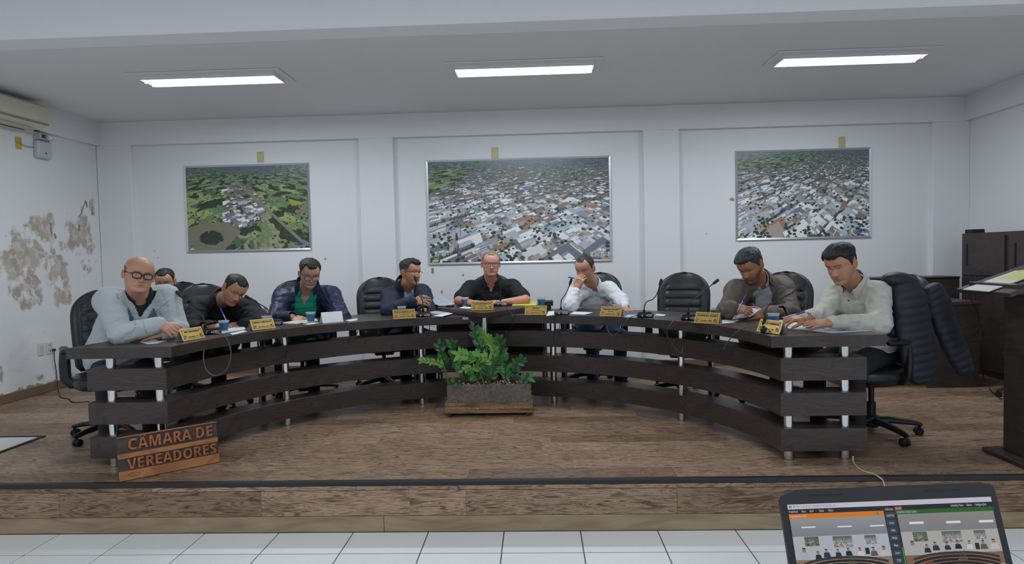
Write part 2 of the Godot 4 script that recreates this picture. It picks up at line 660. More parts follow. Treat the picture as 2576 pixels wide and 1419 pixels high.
var plank_mats := []
func build_stage() -> void:
	var tones := [hexc("9b8674"), hexc("8e7968"), hexc("a38f7c"), hexc("86715f"), hexc("93806f")]
	var im := wood_image(1024, 256, 21, [[0.0, hexc("4f4138")], [0.28, hexc("7d6a5b")], [0.5, hexc("a6927f")], [0.75, hexc("bda994")], [1.0, hexc("94816f")]], 6.0, 52.0, .9)
	var t := tex(im)
	for k in 3:
		var m := StandardMaterial3D.new()
		m.albedo_texture = t
		m.albedo_color = [hexc("e2d6cc"), hexc("cabbb0"), hexc("f2e6dc")][k]
		m.roughness = 0.42
		m.metallic_specular = 0.4
		plank_mats.append(m)
	# the block under the boards
	var st := structure(slab(Vector3(LEFT, LOW - .02, BACK), Vector3(RIGHT, -.006, EDGE - .012)), "floor_stage", M(hexc("4b3d34"), .8))
	# vinyl boards of the stage floor, laid along x; the notch of white tile stays open
	var meshes := []
	for k in 8:
		var b := MB.new()
		b.uvo = Vector2(.13 * k, .17 * k)
		b.box(Vector3.ZERO, Vector3(1.0, .006, .1755), .0006)
		for i in b.uv.size():
			b.uv[i] = Vector2(b.v[i].x * .55 + .13 * k, b.v[i].z * 1.5 + .21 * k) if absf(b.n[i].y) > .3 else Vector2(b.v[i].x * .55, .3)
		meshes.append(b.mesh())
	rng.seed = 77
	var z := EDGE - .028
	var row := 0
	while z > BACK + .01:
		var z1 := maxf(z - .176, BACK)
		var x := LEFT + .014 - rng.randf() * 1.1
		while x < RIGHT:
			var l := 1.18
			var a := maxf(x, LEFT + .014)
			var b := minf(x + l, RIGHT - .014)
			# the tiled notch by the stained wall
			if z > -4.66 and z1 < -4.27 + .4 and false:
				pass
			if b - a > .03:
				var o := MeshInstance3D.new()
				o.name = "floorboard"
				o.mesh = meshes[rng.randi() % 8]
				o.material_override = plank_mats[rng.randi() % 3]
				o.position = Vector3((a + b) * .5, -.003, (z + z1) * .5)
				o.scale = Vector3(b - a - .0012, 1, (z - z1) / .1762)
				st.add_child(o, true)
			x += l
		z = z1
		row += 1
	# tiled landing let into the stage near the stained wall: white tiles in a black edge
	var landing := thing("tiled_landing", "white tiled landing with black edging let into the stage floor", "landing", Vector3(-4.3, 0, -4.4))
	var lx := -3.66
	var z0 := -4.62
	var black := M(hexc("1c1c1d"), .5)
	var tile := M(hexc("d9dad9"), .12)
	for q in [[LEFT + .016, z0, -4.07, EDGE - .05], [-4.064, z0, lx, EDGE - .05]]:
		for r in [[z0, z0 + .42], [z0 + .424, z0 + .844], [z0 + .848, EDGE - .05]]:
			if r[1] > r[0]:
				part_w(slab(Vector3(q[0], .0005, r[0]), Vector3(q[2], .0045, minf(r[1], EDGE - .05)), .0008), "tile", tile, landing)
	part_w(slab(Vector3(LEFT + .016, .0005, z0 - .03), Vector3(lx + .03, .009, z0 - .002), .003), "edging", black, landing)
	part_w(slab(Vector3(lx + .002, .0005, z0 - .002), Vector3(lx + .03, .009, EDGE - .05), .003), "edging", black, landing)
	# front of the stage: black nosing, boards, kick board
	structure(slab(Vector3(LEFT, -.022, EDGE - .030), Vector3(RIGHT, .004, EDGE + .010), .004), "trim_4", M(hexc("232324"), .45), "black rubber nosing along the stage edge")
	var nz := get_node("trim_4") as Node3D
	part(slab(Vector3(LEFT, -.008, EDGE + .009), Vector3(RIGHT, -.005, EDGE + .0125), .001), "nosing_ridge", M(hexc("303031"), .4), nz)
	part(slab(Vector3(LEFT, -.016, EDGE + .009), Vector3(RIGHT, -.013, EDGE + .0125), .001), "nosing_ridge", M(hexc("303031"), .4), nz)
	var ris := MB.new()
	ris.box(Vector3((LEFT + RIGHT) * .5, LOW * .5 - .02, EDGE - .01), Vector3(RIGHT - LEFT, -LOW, .02))
	var riser := structure(ris, "trim_5", M(hexc("4b3d34"), .8), "wooden riser at the front of the stage")
	var cuts := {-.034: [383, 897, 1900], -.055: [-400, 150, 658, 1173, 1703, 2230]}
	var lo := [-.047, -.193]
	var k := 0
	for y1 in [-.0225, -.048]:
		var xs := [LEFT]
		for c in cuts.values()[k]:
			var p := on_z(c, 1225 if k == 0 else 1260, EDGE)
			if p.x > LEFT and p.x < RIGHT:
				xs.append(p.x)
		xs.append(RIGHT)
		for i in xs.size() - 1:
			var b := slab(Vector3(xs[i] + .0006, lo[k] + .0006, EDGE), Vector3(xs[i + 1] - .0006, y1 - .0006, EDGE + .006), .0008)
			for j in b.uv.size():
				b.uv[j] = Vector2(b.v[j].x * .42 + .37 * i + .2 * k, b.v[j].y * 1.5 + .29 * i)
			part(b, "riser_board", plank_mats[[1, 2, 0, 1, 2, 0, 1][(i + k) % 7]], riser)
		k += 1
	var km := StandardMaterial3D.new()
	km.albedo_texture = tex(wood_image(512, 64, 33, [[0, hexc("7d6a52")], [.5, hexc("95826a")], [1, hexc("a39078")]], 4, 8))
	km.roughness = .5
	var seam := on_z(967, 1315, EDGE).x
	for q in [[LEFT, seam], [seam, RIGHT]]:
		var b := slab(Vector3(q[0] + .0012, LOW, EDGE), Vector3(q[1] - .0012, -.194, EDGE + .012), .002)
		for j in b.uv.size():
			b.uv[j] = Vector2(b.v[j].x * .5, b.v[j].y * 2.0)
		part(b, "kick_board", km, riser)

func build_tiles() -> void:
	# hall floor: white ceramic tiles, grey joints
	var fl := structure(slab(Vector3(LEFT, LOW - .2, EDGE), Vector3(RIGHT, LOW - .003, HALL_BACK)), "floor", M(hexc("55544e"), .8))
	var p := .425
	var x0 := -.211 - p * 11
	var zr := -3.333    # first joint that runs along the stage
	var mm := []
	for k in 3:
		var tm := StandardMaterial3D.new()
		tm.albedo_color = [hexc("e8e9e9"), hexc("e5e6e6"), hexc("eaebeb")][k]
		tm.roughness = .16
		tm.metallic_specular = .5
		mm.append(tm)
	var full := MB.new()
	full.box(Vector3.ZERO, Vector3(p - .006, .008, p - .009), .0012)
	var fm := full.mesh()
	rng.seed = 5
	var cols := 24
	# rows in view as single tiles
	for r in 5:
		var za := EDGE + .012 if r == 0 else zr + (r - 1) * p
		var zb := zr + r * p
		for c in cols:
			var xa := x0 + c * p
			if xa + p < LEFT or xa > RIGHT:
				continue
			var a := maxf(xa, LEFT)
			var b := minf(xa + p, RIGHT)
			var o := MeshInstance3D.new()
			o.name = "floor_tile"
			o.mesh = fm
			o.material_override = mm[rng.randi() % 3]
			o.position = Vector3((a + b) * .5, LOW - .004, (za + zb) * .5)
			o.scale = Vector3((b - a - .006) / (p - .006), 1, (zb - za - .009) / (p - .009))
			fl.add_child(o, true)
	# the tiles behind and under the camera, joined
	var rest := MB.new()
	var z := zr + 4 * p
	while z < HALL_BACK:
		for c in cols:
			var xa := x0 + c * p
			if xa + p < LEFT or xa > RIGHT:
				continue
			var a := maxf(xa, LEFT)
			var b := minf(xa + p, RIGHT)
			rest.box(Vector3((a + b) * .5, LOW - .004, z + p * .5), Vector3(b - a - .005, .008, p - .005))
		z += p
	var ro := part(rest, "floor_tiles", mm[0], fl)
	ro.set_meta("kind", "stuff")

# ---------- light fittings ----------
func ceiling_lamp(x: float, z: float, label: String, energy: float) -> void:
	var t := thing("ceiling_light", label, "ceiling light", Vector3(x, CEIL, z), "fluorescent ceiling lights")
	var white := M(hexc("e6e7e8"), .35)
	var b := MB.new()
	# wide sheet-metal wings that slope down to the tray in the middle
	b.prism(PackedVector2Array([Vector2(-.645, -.205), Vector2(.645, -.205), Vector2(.645, .205), Vector2(-.645, .205)]), -.014, -.001, .003)
	part(b, "wing_plate", white, t)
	var tray := MB.new()
	var hx := .575
	var hz := .118
	for s in [-1, 1]:
		tray.box(Vector3(0, -.027, s * hz), Vector3(hx * 2, .03, .004), .001)
		tray.box(Vector3(s * hx, -.027, 0), Vector3(.004, .03, hz * 2), .001)
	part(tray, "tray_rim", white, t)
	var em := StandardMaterial3D.new()
	em.albedo_color = Color(1, 1, 1)
	em.emission_enabled = true
	em.emission = Color(.97, .985, 1.0)
	em.emission_energy_multiplier = 2.2
	var pan := MB.new()
	pan.box(Vector3(0, -.030, 0), Vector3(hx * 2 - .006, .004, hz * 2 - .006))
	part(pan, "diffuser", em, t)
	for s in [-1, 1]:
		var tb := MB.new()
		tb.tube([Vector3(-hx + .01, -.042, s * .055), Vector3(hx - .01, -.042, s * .055)], .013, 10)
		part(tb, "tube", em, t)
	var l := AreaLight3D.new()
	l.name = "lamp_glow"
	l.area_size = Vector2(hx * 2, hz * 2)
	l.light_color = Color(.935, .970, 1.0)
	l.light_energy = energy
	l.area_range = 14.0
	l.area_attenuation = 2.0
	l.shadow_enabled = true
	l.rotation_degrees = Vector3(-90, 0, 0)
	l.position = Vector3(0, -.062, 0)
	t.add_child(l)
const DC := Vector2(-.4225, -3.71)   # centre of the horseshoe (x, z)
const TOP := .755
var wenge: StandardMaterial3D
var wenge_flat: StandardMaterial3D
var chrome: StandardMaterial3D
var leather: StandardMaterial3D
var plastic: StandardMaterial3D

func shared_materials() -> void:
	wenge = StandardMaterial3D.new()
	wenge.albedo_texture = tex(wood_image(512, 256, 61, [[0, hexc("332c2a")], [.5, hexc("403735")], [1, hexc("4a403d")]], 3, 30, .6))
	wenge.roughness = .36
	wenge.metallic_specular = .45
	wenge.uv1_scale = Vector3(1.2, 1.2, 1)
	wenge_flat = wenge
	chrome = M(hexc("d8dadc"), .12, 1.0)
	leather = StandardMaterial3D.new()
	leather.albedo_color = hexc("1d2023")
	leather.roughness = .38
	leather.normal_enabled = true
	leather.normal_texture = grain_normal(71, .12, 3.0)
	leather.normal_scale = .35
	leather.uv1_triplanar = true
	leather.uv1_scale = Vector3.ONE * 5.0
	plastic = M(hexc("17181a"), .4)

func arc_half(r0: float, r1: float, z_end: float, side: float, gap := .0) -> PackedVector2Array:
	var out := PackedVector2Array()
	var dz := DC.y - z_end
	var a0 := acos(dz / r0)
	var a1 := acos(dz / r1)
	var m := 28
	var g0 := asin(gap / r0)
	var g1 := asin(gap / r1)
	for k in m + 1:
		var a := lerpf(g0, a0, float(k) / m)
		out.append(DC + Vector2(sin(a) * side, -cos(a)) * r0)
	for k in m + 1:
		var a := lerpf(a1, g1, float(k) / m)
		out.append(DC + Vector2(sin(a) * side, -cos(a)) * r1)
	return out

# a narrow curved board with a wider return at the open end of the horseshoe
func plank_half(r0: float, wide: float, z_end: float, x_out: float, side: float) -> PackedVector2Array:
	var out := PackedVector2Array()
	var a0 := acos((DC.y - z_end) / r0)
	var r1 := r0 + wide
	var z_back := z_end - wide
	var a1 := acos((DC.y - z_back) / r1)
	for k in 29:
		var a := lerpf(.0005, a0, k / 28.0)
		out.append(DC + Vector2(sin(a) * side, -cos(a)) * r0)
	out.append(Vector2(DC.x + side * x_out, z_end))
	out.append(Vector2(DC.x + side * x_out, z_back))
	for k in 29:
		var a := lerpf(a1, .0005, k / 28.0)
		out.append(DC + Vector2(sin(a) * side, -cos(a)) * r1)
	return out

func build_desk() -> void:
	var levels := [[.4815, .6155], [.272, .408], [.0615, .1955]]
	for side in [-1.0, 1.0]:
		var t := thing("curved_desk", "dark wood half of the horseshoe desk, its end by the carved wooden sign" if side < 0 else "dark wood half of the horseshoe desk, its end by the lectern", "desk", Vector3(DC.x + side * 1.9, 0, -4.4), "halves of the horseshoe desk")
		var b := MB.new()
		b.prism(arc_half(1.772, 2.42, -3.823, side, .001), .689, TOP, .002)
		part_w(b, "desk_top", wenge, t)
		for l in levels:
			var pb := MB.new()
			pb.uvo = Vector2(l[0] * 3.1, l[0] * 5.0)
			pb.prism(plank_half(1.855, .165, -3.89, 2.342, side), l[0], l[1], .0015)
			part_w(pb, "plank", wenge, t)
		var spots := []
		if side < 0:
			spots = [[-2.64, -3.935], [-2.336, -3.935], [-1.892, -4.863], [-.977, -5.470]]
		else:
			spots = [[1.482, -3.935], [1.811, -3.935], [1.062, -4.900], [.122, -5.517]]
		for k in spots.size():
			var q: Array = spots[k]
			var d := (Vector2(q[0], q[1]) - DC).normalized()
			if k >= 2:
				q = [(DC + d * 1.905).x, (DC + d * 1.905).y]
			part_w(pole_shape(q[0], q[1], 0.0, .689), "pole", chrome, t)
			if k >= 2:
				var e := DC + d * 2.26
				part_w(pole_shape(e.x, e.y, 0.0, .689), "pole", chrome, t)
	# the president's table: a pointed slab laid over the join of the two halves
	var c := thing("president_table", "pointed dark wood table top raised over the middle of the horseshoe desk", "table", Vector3(-.437, 0, -5.6))
	var b := MB.new()
	b.prism(PackedVector2Array([Vector2(-.437, -5.235), Vector2(.128, -6.06), Vector2(.128, -6.26), Vector2(-1.005, -6.26), Vector2(-1.005, -6.06)]), .7565, .799, .002)
	part_w(b, "table_top", wenge, c)
	part_w(pole_shape(-.440, -5.40, 0.0, .7565, .027), "pole", chrome, c)
	for l in levels:
		var s := MB.new()
		s.prism(PackedVector2Array([Vector2(-.437, -5.385), Vector2(-.19, -5.66), Vector2(-.70, -5.66)]), l[0] + .012, l[1] - .004, .0015)
		part_w(s, "wedge_board", wenge, c)
	for x in [-.93, .06]:
		part_w(pole_shape(x, -6.15, 0.0, .7565), "pole", chrome, c)
	part_w(slab(Vector3(-.95, .30, -6.17), Vector3(.08, .69, -6.15), .001), "modesty_panel", wenge, c)

func pole_shape(x: float, z: float, y0: float, y1: float, r := .0265) -> MB:
	var b := MB.new()
	b.lathe([Vector2(0, y0), Vector2(r + .003, y0), Vector2(r + .003, y0 + .004), Vector2(r, y0 + .006), Vector2(r, y1)], 24, Vector3(x, 0, z))
	return b

# ---------- office chair, facing +z, origin on the floor under the column ----------
func back_point(u: float, v: float, front: bool) -> Vector3:
	var hw := .215 + .02 * sin(v * PI * .8)
	if v > .62:
		var q := (v - .62) / .38
		hw *= pow(maxf(1.0 - pow(q, 2.7), 0.0), .5)
	if v < .06:
		hw *= .86 + .14 * v / .06
	var au := absf(u)
	var edge := pow(maxf(1.0 - pow(au, 5.0), 0.0), .5)
	edge *= pow(maxf(1.0 - pow(absf(v * 2 - 1), 14.0), 0.0), .5)
	var z := 0.0
	if front:
		z = .045 * edge
		var pv := (v - .10) / .74
		var inside: float = smoothstep(.72, .62, au) * smoothstep(.0, .05, pv) * smoothstep(1.02, .93, pv + (au * au) * .12)
		var rim: float = exp(-pow((au - .70) / .06, 2)) * smoothstep(.0, .05, pv) * smoothstep(1.0, .93, pv)
		z -= .012 * rim
		if inside > 0:
			var f := fmod(pv * 6.0, 1.0)
			z += inside * (.016 * pow(sin(f * PI), .55) - .012)
	else:
		z = -.03 * edge
	# lumbar curve and a slight wrap round the sitter
	z += .025 * sin(v * PI * 1.1) + .035 * au * au - .22 * (v - .2) * .55
	return Vector3(u * hw, .47 + v * .60, -.225 + z)

func make_chair() -> Node3D:
	var t := thing("office_chair", "", "chair")
	var b := MB.new()
	var nu := 36
	var nv := 60
	for front in [true, false]:
		var pts := []
		for i in nv + 1:
			var row := []
			for j in nu + 1:
				var u := -1.0 + 2.0 * j / nu
				u = sign(u) * pow(absf(u), .85)
				row.append(back_point(u if front else -u, float(i) / nv, front))
			pts.append(row)
		b.rows(pts, false)
	part(b, "backrest", leather, t)
	var s := MB.new()
	var pts := []
	var prof := [[-.05, .0], [-.05, .86], [-.035, .96], [-.01, 1.0], [.02, .985], [.036, .93], [.045, .8], [.048, .0]]
	for pr in prof:
		var row := []
		for k in 40:
			var a := TAU * k / 40
			var ex: float = sign(cos(a)) * pow(absf(cos(a)), .55)
			var ez: float = sign(sin(a)) * pow(absf(sin(a)), .55)
			row.append(Vector3(ex * .25 * pr[1], .425 + pr[0], .02 - ez * .24 * pr[1]))
		pts.append(row)
	s.rows(pts, true)
	part(s, "seat", leather, t)
	for sd in [-1.0, 1.0]:
		var a := MB.new()
		a.box(Vector3(sd * .285, .655, -.02), Vector3(.058, .032, .27), .012)
		var pad := part(a, "armrest", plastic, t)
		var a2 := MB.new()
		a2.tube([Vector3(sd * .285, .645, -.03), Vector3(sd * .287, .55, -.035), Vector3(sd * .285, .45, -.03), Vector3(sd * .25, .405, -.02), Vector3(sd * .12, .385, 0)], [.02, .024, .024, .02, .016], 10, true, 1.6)
		part(a2, "arm_support", plastic, pad)
	var m := MB.new()
	m.box(Vector3(0, .355, -.02), Vector3(.18, .045, .24), .01)
	m.tube([Vector3(0, .36, -.12), Vector3(0, .37, -.22), Vector3(0, .45, -.265), Vector3(0, .66, -.275)], .022, 8, true, .5)
	part(m, "mechanism", plastic, t)
	var c := MB.new()
	c.lathe([Vector2(.028, .06), Vector2(.028, .22), Vector2(.018, .221), Vector2(.018, .35)], 16)
	part(c, "column", plastic, t)
	var h := MB.new()
	h.lathe([Vector2(0, .055), Vector2(.045, .055), Vector2(.05, .075), Vector2(.045, .125), Vector2(.03, .135)], 16)
	var hub := part(h, "star_base", plastic, t)
	for k in 5:
		var a := TAU * k / 5 + .3
		var d := Vector3(sin(a), 0, cos(a))
		var l := MB.new()
		l.tube([d * .03 + Vector3.UP * .098, d * .12 + Vector3.UP * .098, d * .24 + Vector3.UP * .085, d * .305 + Vector3.UP * .072, d * .318 + Vector3.UP * .068], [.030, .028, .023, .019, .010], 10, true, .72)
		var leg := part(l, "base_leg", plastic, hub)
		var w := MB.new()
		var side := d.cross(Vector3.UP)
		w.tube([d * .302 + Vector3.UP * .035, d * .302 + Vector3.UP * .07], .009, 8)
		for sg in [-1.0, 1.0]:
			w.tube([d * .295 + Vector3.UP * .0262 + side * sg * .005, d * .295 + Vector3.UP * .0262 + side * sg * .008, d * .295 + Vector3.UP * .0262 + side * sg * .022, d * .295 + Vector3.UP * .0262 + side * sg * .025], [.020, .026, .026, .020], 16)
		part(w, "caster", plastic, t)
		leg.name = "base_leg"
	return t

var chair0: Node3D
func place_chair(at: Vector3, fwd: Vector3, label: String) -> Node3D:
	var c: Node3D
	if chair0 == null:
		chair0 = make_chair()
		c = chair0
	else:
		c = chair0.duplicate()
		c.name = numbered("office_chair")
		add_child(c)
	c.scale = Vector3.ONE
	c.position = Vector3(at.x, 0, at.z)
	c.rotation.y = atan2(fwd.x, fwd.z)
	tag(c, label, "chair", "black leather office chairs")
	return c

# ---------- things at the sides ----------
func build_side_furniture() -> void:
	# tall cabinet along the side wall, its doors facing the desk
	var t := thing("cabinet", "tall dark wood cabinet with plain doors along the side wall", "cabinet", Vector3(4.46, 0, -5.7))
	part_w(slab(Vector3(4.30, 0, -6.80), Vector3(4.622, 1.376, -4.60), .003), "body", wenge, t)
	var cuts := [-6.77, on_x(2526, 640, 4.28).z, on_x(2538, 640, 4.28).z, -5.35, -5.32, -4.63]
	for k in 3:
		for yy in [[.06, .94], [.965, 1.345]]:
			var dr := part_w(slab(Vector3(4.280, yy[0], cuts[k * 2]), Vector3(4.2995, yy[1], cuts[k * 2 + 1]), .002), "door", wenge, t)
			if yy[0] > .5:
				var hz: float = on_x(2432, 640, 4.28).z if k == 0 else cuts[k * 2] + .08
				part_w(slab(Vector3(4.274, 1.06, hz - .01), Vector3(4.2795, 1.27, hz + .01), .001), "handle", M(hexc("0d0d0e"), .5), dr)
	var bx := MB.new()
	var bp := on_x(2442, 583, 4.36)
	bx.box(Vector3(4.40, 1.396, bp.z), Vector3(.12, .04, .12), .004)
	lone(bx, "black_box", M(hexc("0b0b0c"), .5), "small black box on top of the tall dark cabinet", "box", Vector3(4.40, 1.376, bp.z))
	# lower cabinet across the corner
	var s := thing("low_cabinet", "waist-high dark wood cabinet beside the tall dark cabinet", "cabinet", Vector3(3.8, 0, -7.0))
	part_w(slab(Vector3(3.30, 0, -7.14), Vector3(4.279, .930, -6.80), .003), "body", wenge, s)
	part_w(slab(Vector3(3.29, .9305, -7.14), Vector3(4.279, .946, -6.79), .002), "top", wenge, s)
	# side desk with a closed end
	var d := thing("side_desk", "dark wood desk with a closed panel end in front of the cabinets", "desk", Vector3(3.4, 0, -6.1))
	part_w(slab(Vector3(2.72, .735, -6.34), Vector3(3.90, .763, -5.89), .002), "desk_top", wenge, d)
	part_w(slab(Vector3(3.44, .0, -5.93), Vector3(3.885, .734, -5.905), .002), "end_panel", wenge, d)
	part_w(slab(Vector3(2.74, .0, -6.32), Vector3(2.765, .734, -5.92), .002), "leg_panel", wenge, d)
	part_w(slab(Vector3(3.86, .0, -6.32), Vector3(3.885, .734, -5.932), .002), "leg_panel", wenge, d)
	# the monitor arm and the dark chair by the side desk
	var ch := place_chair(Vector3(4.02, 0, -5.45), Vector3(-.8, 0, -.6), "black leather office chair between the side desk and the lectern")
	ch.scale = Vector3(.8, .8, .8)
	# lectern, its reading board sloping
	var l := thing("lectern", "dark wood lectern with a sloping reading board on a flat base", "lectern", Vector3(2.95, 0, -3.9))
	part_w(slab(Vector3(2.69, 0, -4.06), Vector3(3.22, .028, -3.67), .004), "base", wenge, l)
	part_w(slab(Vector3(2.775, .028, -4.0), Vector3(3.12, 1.04, -3.74), .003), "column", wenge, l)
	var bd := MB.new()
	var sl := Basis(Vector3(0, 0, 1), deg_to_rad(19.0))
	bd.box(Vector3(2.86, 1.080, -3.88), Vector3(.62, .025, .46), .004, sl)
	part_w(bd, "reading_board", wenge, l)
	var lip := MB.new()
	lip.box(Vector3(2.70, 1.008, -3.88), Vector3(.16, .055, .40), .003)
	part_w(lip, "tray", wenge, l)
	var pp := MB.new()
	pp.box(Vector3(2.695, 1.0446, -3.90), Vector3(.32, .006, .22), .0006, sl)
	lone(pp, "paper_stack", M(hexc("d3d3cf"), .8), "stack of white papers lying on the sloping lectern board", "papers", Vector3(2.70, 1.04, -3.90))
	var ys := MB.new()
	ys.box(Vector3(2.785, 1.0790, -3.88), Vector3(.15, .0012, .19), .0003, sl)
	lone(ys, "paper_sheet", M(hexc("cfcb86"), .8), "pale yellow sheet on top of the lectern papers", "paper", Vector3(2.785, 1.079, -3.88))
	# cable hanging by the lectern
	var cb := MB.new()
	cb.tube(smooth_path([on_z(2445, 700, -5.7), on_z(2440, 745, -5.7), on_z(2463, 800, -5.7), on_z(2470, 900, -5.7), on_y(2475, 955, .006), on_y(2495, 985, .005), on_y(2520, 1005, .005)]), .004, 6)
	lone(cb, "power_cable", M(hexc("101011"), .5), "black cable hanging from the tall cabinet to the stage floor", "cable", Vector3(4.0, 0, -5.6))

# ---------- fittings on the walls ----------
func wall_plate(at: Vector3, label: String) -> void:
	var t := thing("cover_plate", label, "cover plate", at, "beige blank cover plates")
	var b := MB.new()
	b.box(Vector3(0, 0, .004), Vector3(.076, .118, .008), .003)
	part(b, "plate", M(hexc("cdbf94"), .45), t)
	for s in [-1, 1]:
		var w := MB.new()
		w.tube([Vector3(0, s * .042, .0075), Vector3(0, s * .042, .0095)], .004, 8)
		part(w, "screw", M(hexc("6b6350"), .4, .6), t)

func build_wall_fittings() -> void:
	wall_plate(on_z(655.5, 395, BACK - .06), "beige blank cover plate above the picture of fields and woods")
	wall_plate(on_z(1245, 384.5, BACK - .06), "beige blank cover plate above the largest aerial picture")
	wall_plate(on_z(2117.5, 357.5, BACK - .06), "beige blank cover plate above the picture of the white-roofed town")
	# air conditioner, end of it in view
	var ac := thing("air_conditioner", "cream split air conditioner high on the stained wall", "air conditioner", Vector3(LEFT, 2.55, -5.6))
	var cream := M(hexc("d6d2bd"), .4)
	var b := MB.new()
	var prof := [[0.0, 2.79], [.17, 2.79], [.21, 2.76], [.215, 2.62], [.205, 2.585]]
	var z0 := -6.24
	var z1 := -5.25
	var poly := [Vector2(.048, 2.80), Vector2(.175, 2.80), Vector2(.21, 2.775), Vector2(.218, 2.66), Vector2(.205, 2.61), Vector2(.15, 2.56), Vector2(.0, 2.545), Vector2(.0, 2.578), Vector2(.048, 2.578)]
	for k in poly.size():
		var p: Vector2 = poly[k]
		var q: Vector2 = poly[(k + 1) % poly.size()]
		b.quad(Vector3(LEFT + p.x, p.y, z0), Vector3(LEFT + q.x, q.y, z0), Vector3(LEFT + q.x, q.y, z1), Vector3(LEFT + p.x, p.y, z1))
	for z in [z0, z1]:
		var pts := PackedVector2Array(poly)
		var tr := Geometry2D.triangulate_polygon(pts)
		for k in range(0, tr.size(), 3):
			b.face([Vector3(LEFT + pts[tr[k]].x, pts[tr[k]].y, z), Vector3(LEFT + pts[tr[k + 1]].x, pts[tr[k + 1]].y, z), Vector3(LEFT + pts[tr[k + 2]].x, pts[tr[k + 2]].y, z)], Vector3(0, 0, -1 if z == z0 else 1))
	part_w(b, "casing", cream, ac)
	part_w(slab(Vector3(LEFT + .150, 2.606, z0 + .01), Vector3(LEFT + .221, 2.622, z1), .002), "seam_strip", M(hexc("8f8a84"), .5), ac)
	part_w(slab(Vector3(LEFT + .10, 2.545, z0 + .14), Vector3(LEFT + .175, 2.5575, z1 - .1), .001), "outlet_flap", M(hexc("c4bfa5"), .5), ac)
	part_w(slab(Vector3(LEFT + .075, 2.5435, z0 + .16), Vector3(LEFT + .095, 2.5525, z1 - .1), .001), "outlet_slot", M(hexc("1a1a18"), .7), ac)
	part_w(slab(Vector3(LEFT + .11, 2.546, z0 + .035), Vector3(LEFT + .145, 2.5545, z0 + .075), .001), "sensor_window", M(hexc("141414"), .2), ac)
	# emergency light with two lamps
	var at := on_x(101, 370, LEFT)
	var e := thing("emergency_light", "white emergency light with twin lamps on the stained wall", "emergency light", Vector3(LEFT, at.y - .13, at.z))
	var bx := MB.new()
	bx.box(Vector3(.028, .10, 0), Vector3(.056, .17, .19), .012)
	part(bx, "battery_box", M(hexc("c9cbd0"), .4), e)
	var by := MB.new()
	by.box(Vector3(.018, .215, 0), Vector3(.036, .05, .18), .006)
	part(by, "bracket", M(hexc("b9bbc0"), .4), e)
	for s in [-1.0, 1.0]:
		var lp := MB.new()
		lp.box(Vector3(.05, .225, s * .047), Vector3(.05, .058, .082), .006)
		var lb := part(lp, "lamp_head", M(hexc("bfc1c6"), .35), e)
		var ls := MB.new()
		ls.box(Vector3(.076, .225, s * .047), Vector3(.004, .036, .05), .001)
		part(ls, "lens", M(hexc("e9ebec") if s < 0 else hexc("3c3f42"), .1), lb)
	var bt := MB.new()
	bt.tube([Vector3(.055, .065, .0), Vector3(.059, .065, .0)], .009, 10)
	part(bt, "button", M(hexc("44474b"), .5), e)
	# yellow junction plate and its wires
	var y0 := on_x(45.5, 360, LEFT)
	var yp := thing("junction_plate", "yellow junction plate wired to the emergency light", "junction plate", y0)
	var yb := MB.new()
	for s in [-1.0, 1.0]:
		yb.box(Vector3(.005, s * .029, 0), Vector3(.01, .054, .072), .004)
	part(yb, "plate", M(hexc("c8ad55"), .5), yp)
	for k in 2:
		var wr := MB.new()
		var pts := []
		for i in 14:
			var u := i / 13.0
			pts.append(Vector3(.012 + .004 * sin(i * 1.9 + k * PI), -.012 * u + .006 * cos(i * 1.9 + k * PI) - .01 * sin(u * PI), lerpf(.0, at.z - y0.z + .1, u)))
		wr.tube(pts, .0022, 6)
		part(wr, "wire", M(hexc("a9adb4"), .5), yp)
	# sockets near the floor
	var sk := [[102.5, 878, "white blank wall plate beside the power socket"], [123, 875, "white power socket with a black plug lead"]]
	for q in sk:
		var p := on_x(q[0], q[1], LEFT)
		var so := thing("wall_socket", q[2], "wall socket", p)
		var sb := MB.new()
		sb.box(Vector3(.006, 0, 0), Vector3(.012, .125, .082), .004)
		part(sb, "plate", M(hexc("d5d6d2"), .35), so)
		var ins := MB.new()
		ins.box(Vector3(.0125, 0, 0), Vector3(.004, .085, .05), .0015)
		part(ins, "insert", M(hexc("c6c7c2"), .35), so)
		if q[0] > 110:
			for s in [-.028, .028]:
				var ho := MB.new()
				ho.box(Vector3(.0146, s, 0), Vector3(.002, .008, .014))
				part(ho, "pin_hole", M(hexc("222222"), .6), so)
	var p2 := on_x(129, 880, LEFT)
	var cb := MB.new()
	cb.box(p2 + Vector3(.028, -.002, 0), Vector3(.03, .026, .026), .006)
	cb.tube(smooth_path([p2 + Vector3(.03, -.01, 0), on_x(137, 905, LEFT + .03), on_x(141, 930, LEFT + .02), on_x(143, 950, LEFT + .02), on_y(147, 985, .005), on_y(152, 999, .005), on_y(172, 1003, .005), on_y(185, 1012, .005), on_y(225, 1010, .005)]), .0042, 6)
	lone(cb, "power_lead", M(hexc("141415"), .5), "black lead from the wall socket across the stage floor", "cable", Vector3(LEFT + .05, 0, p2.z))
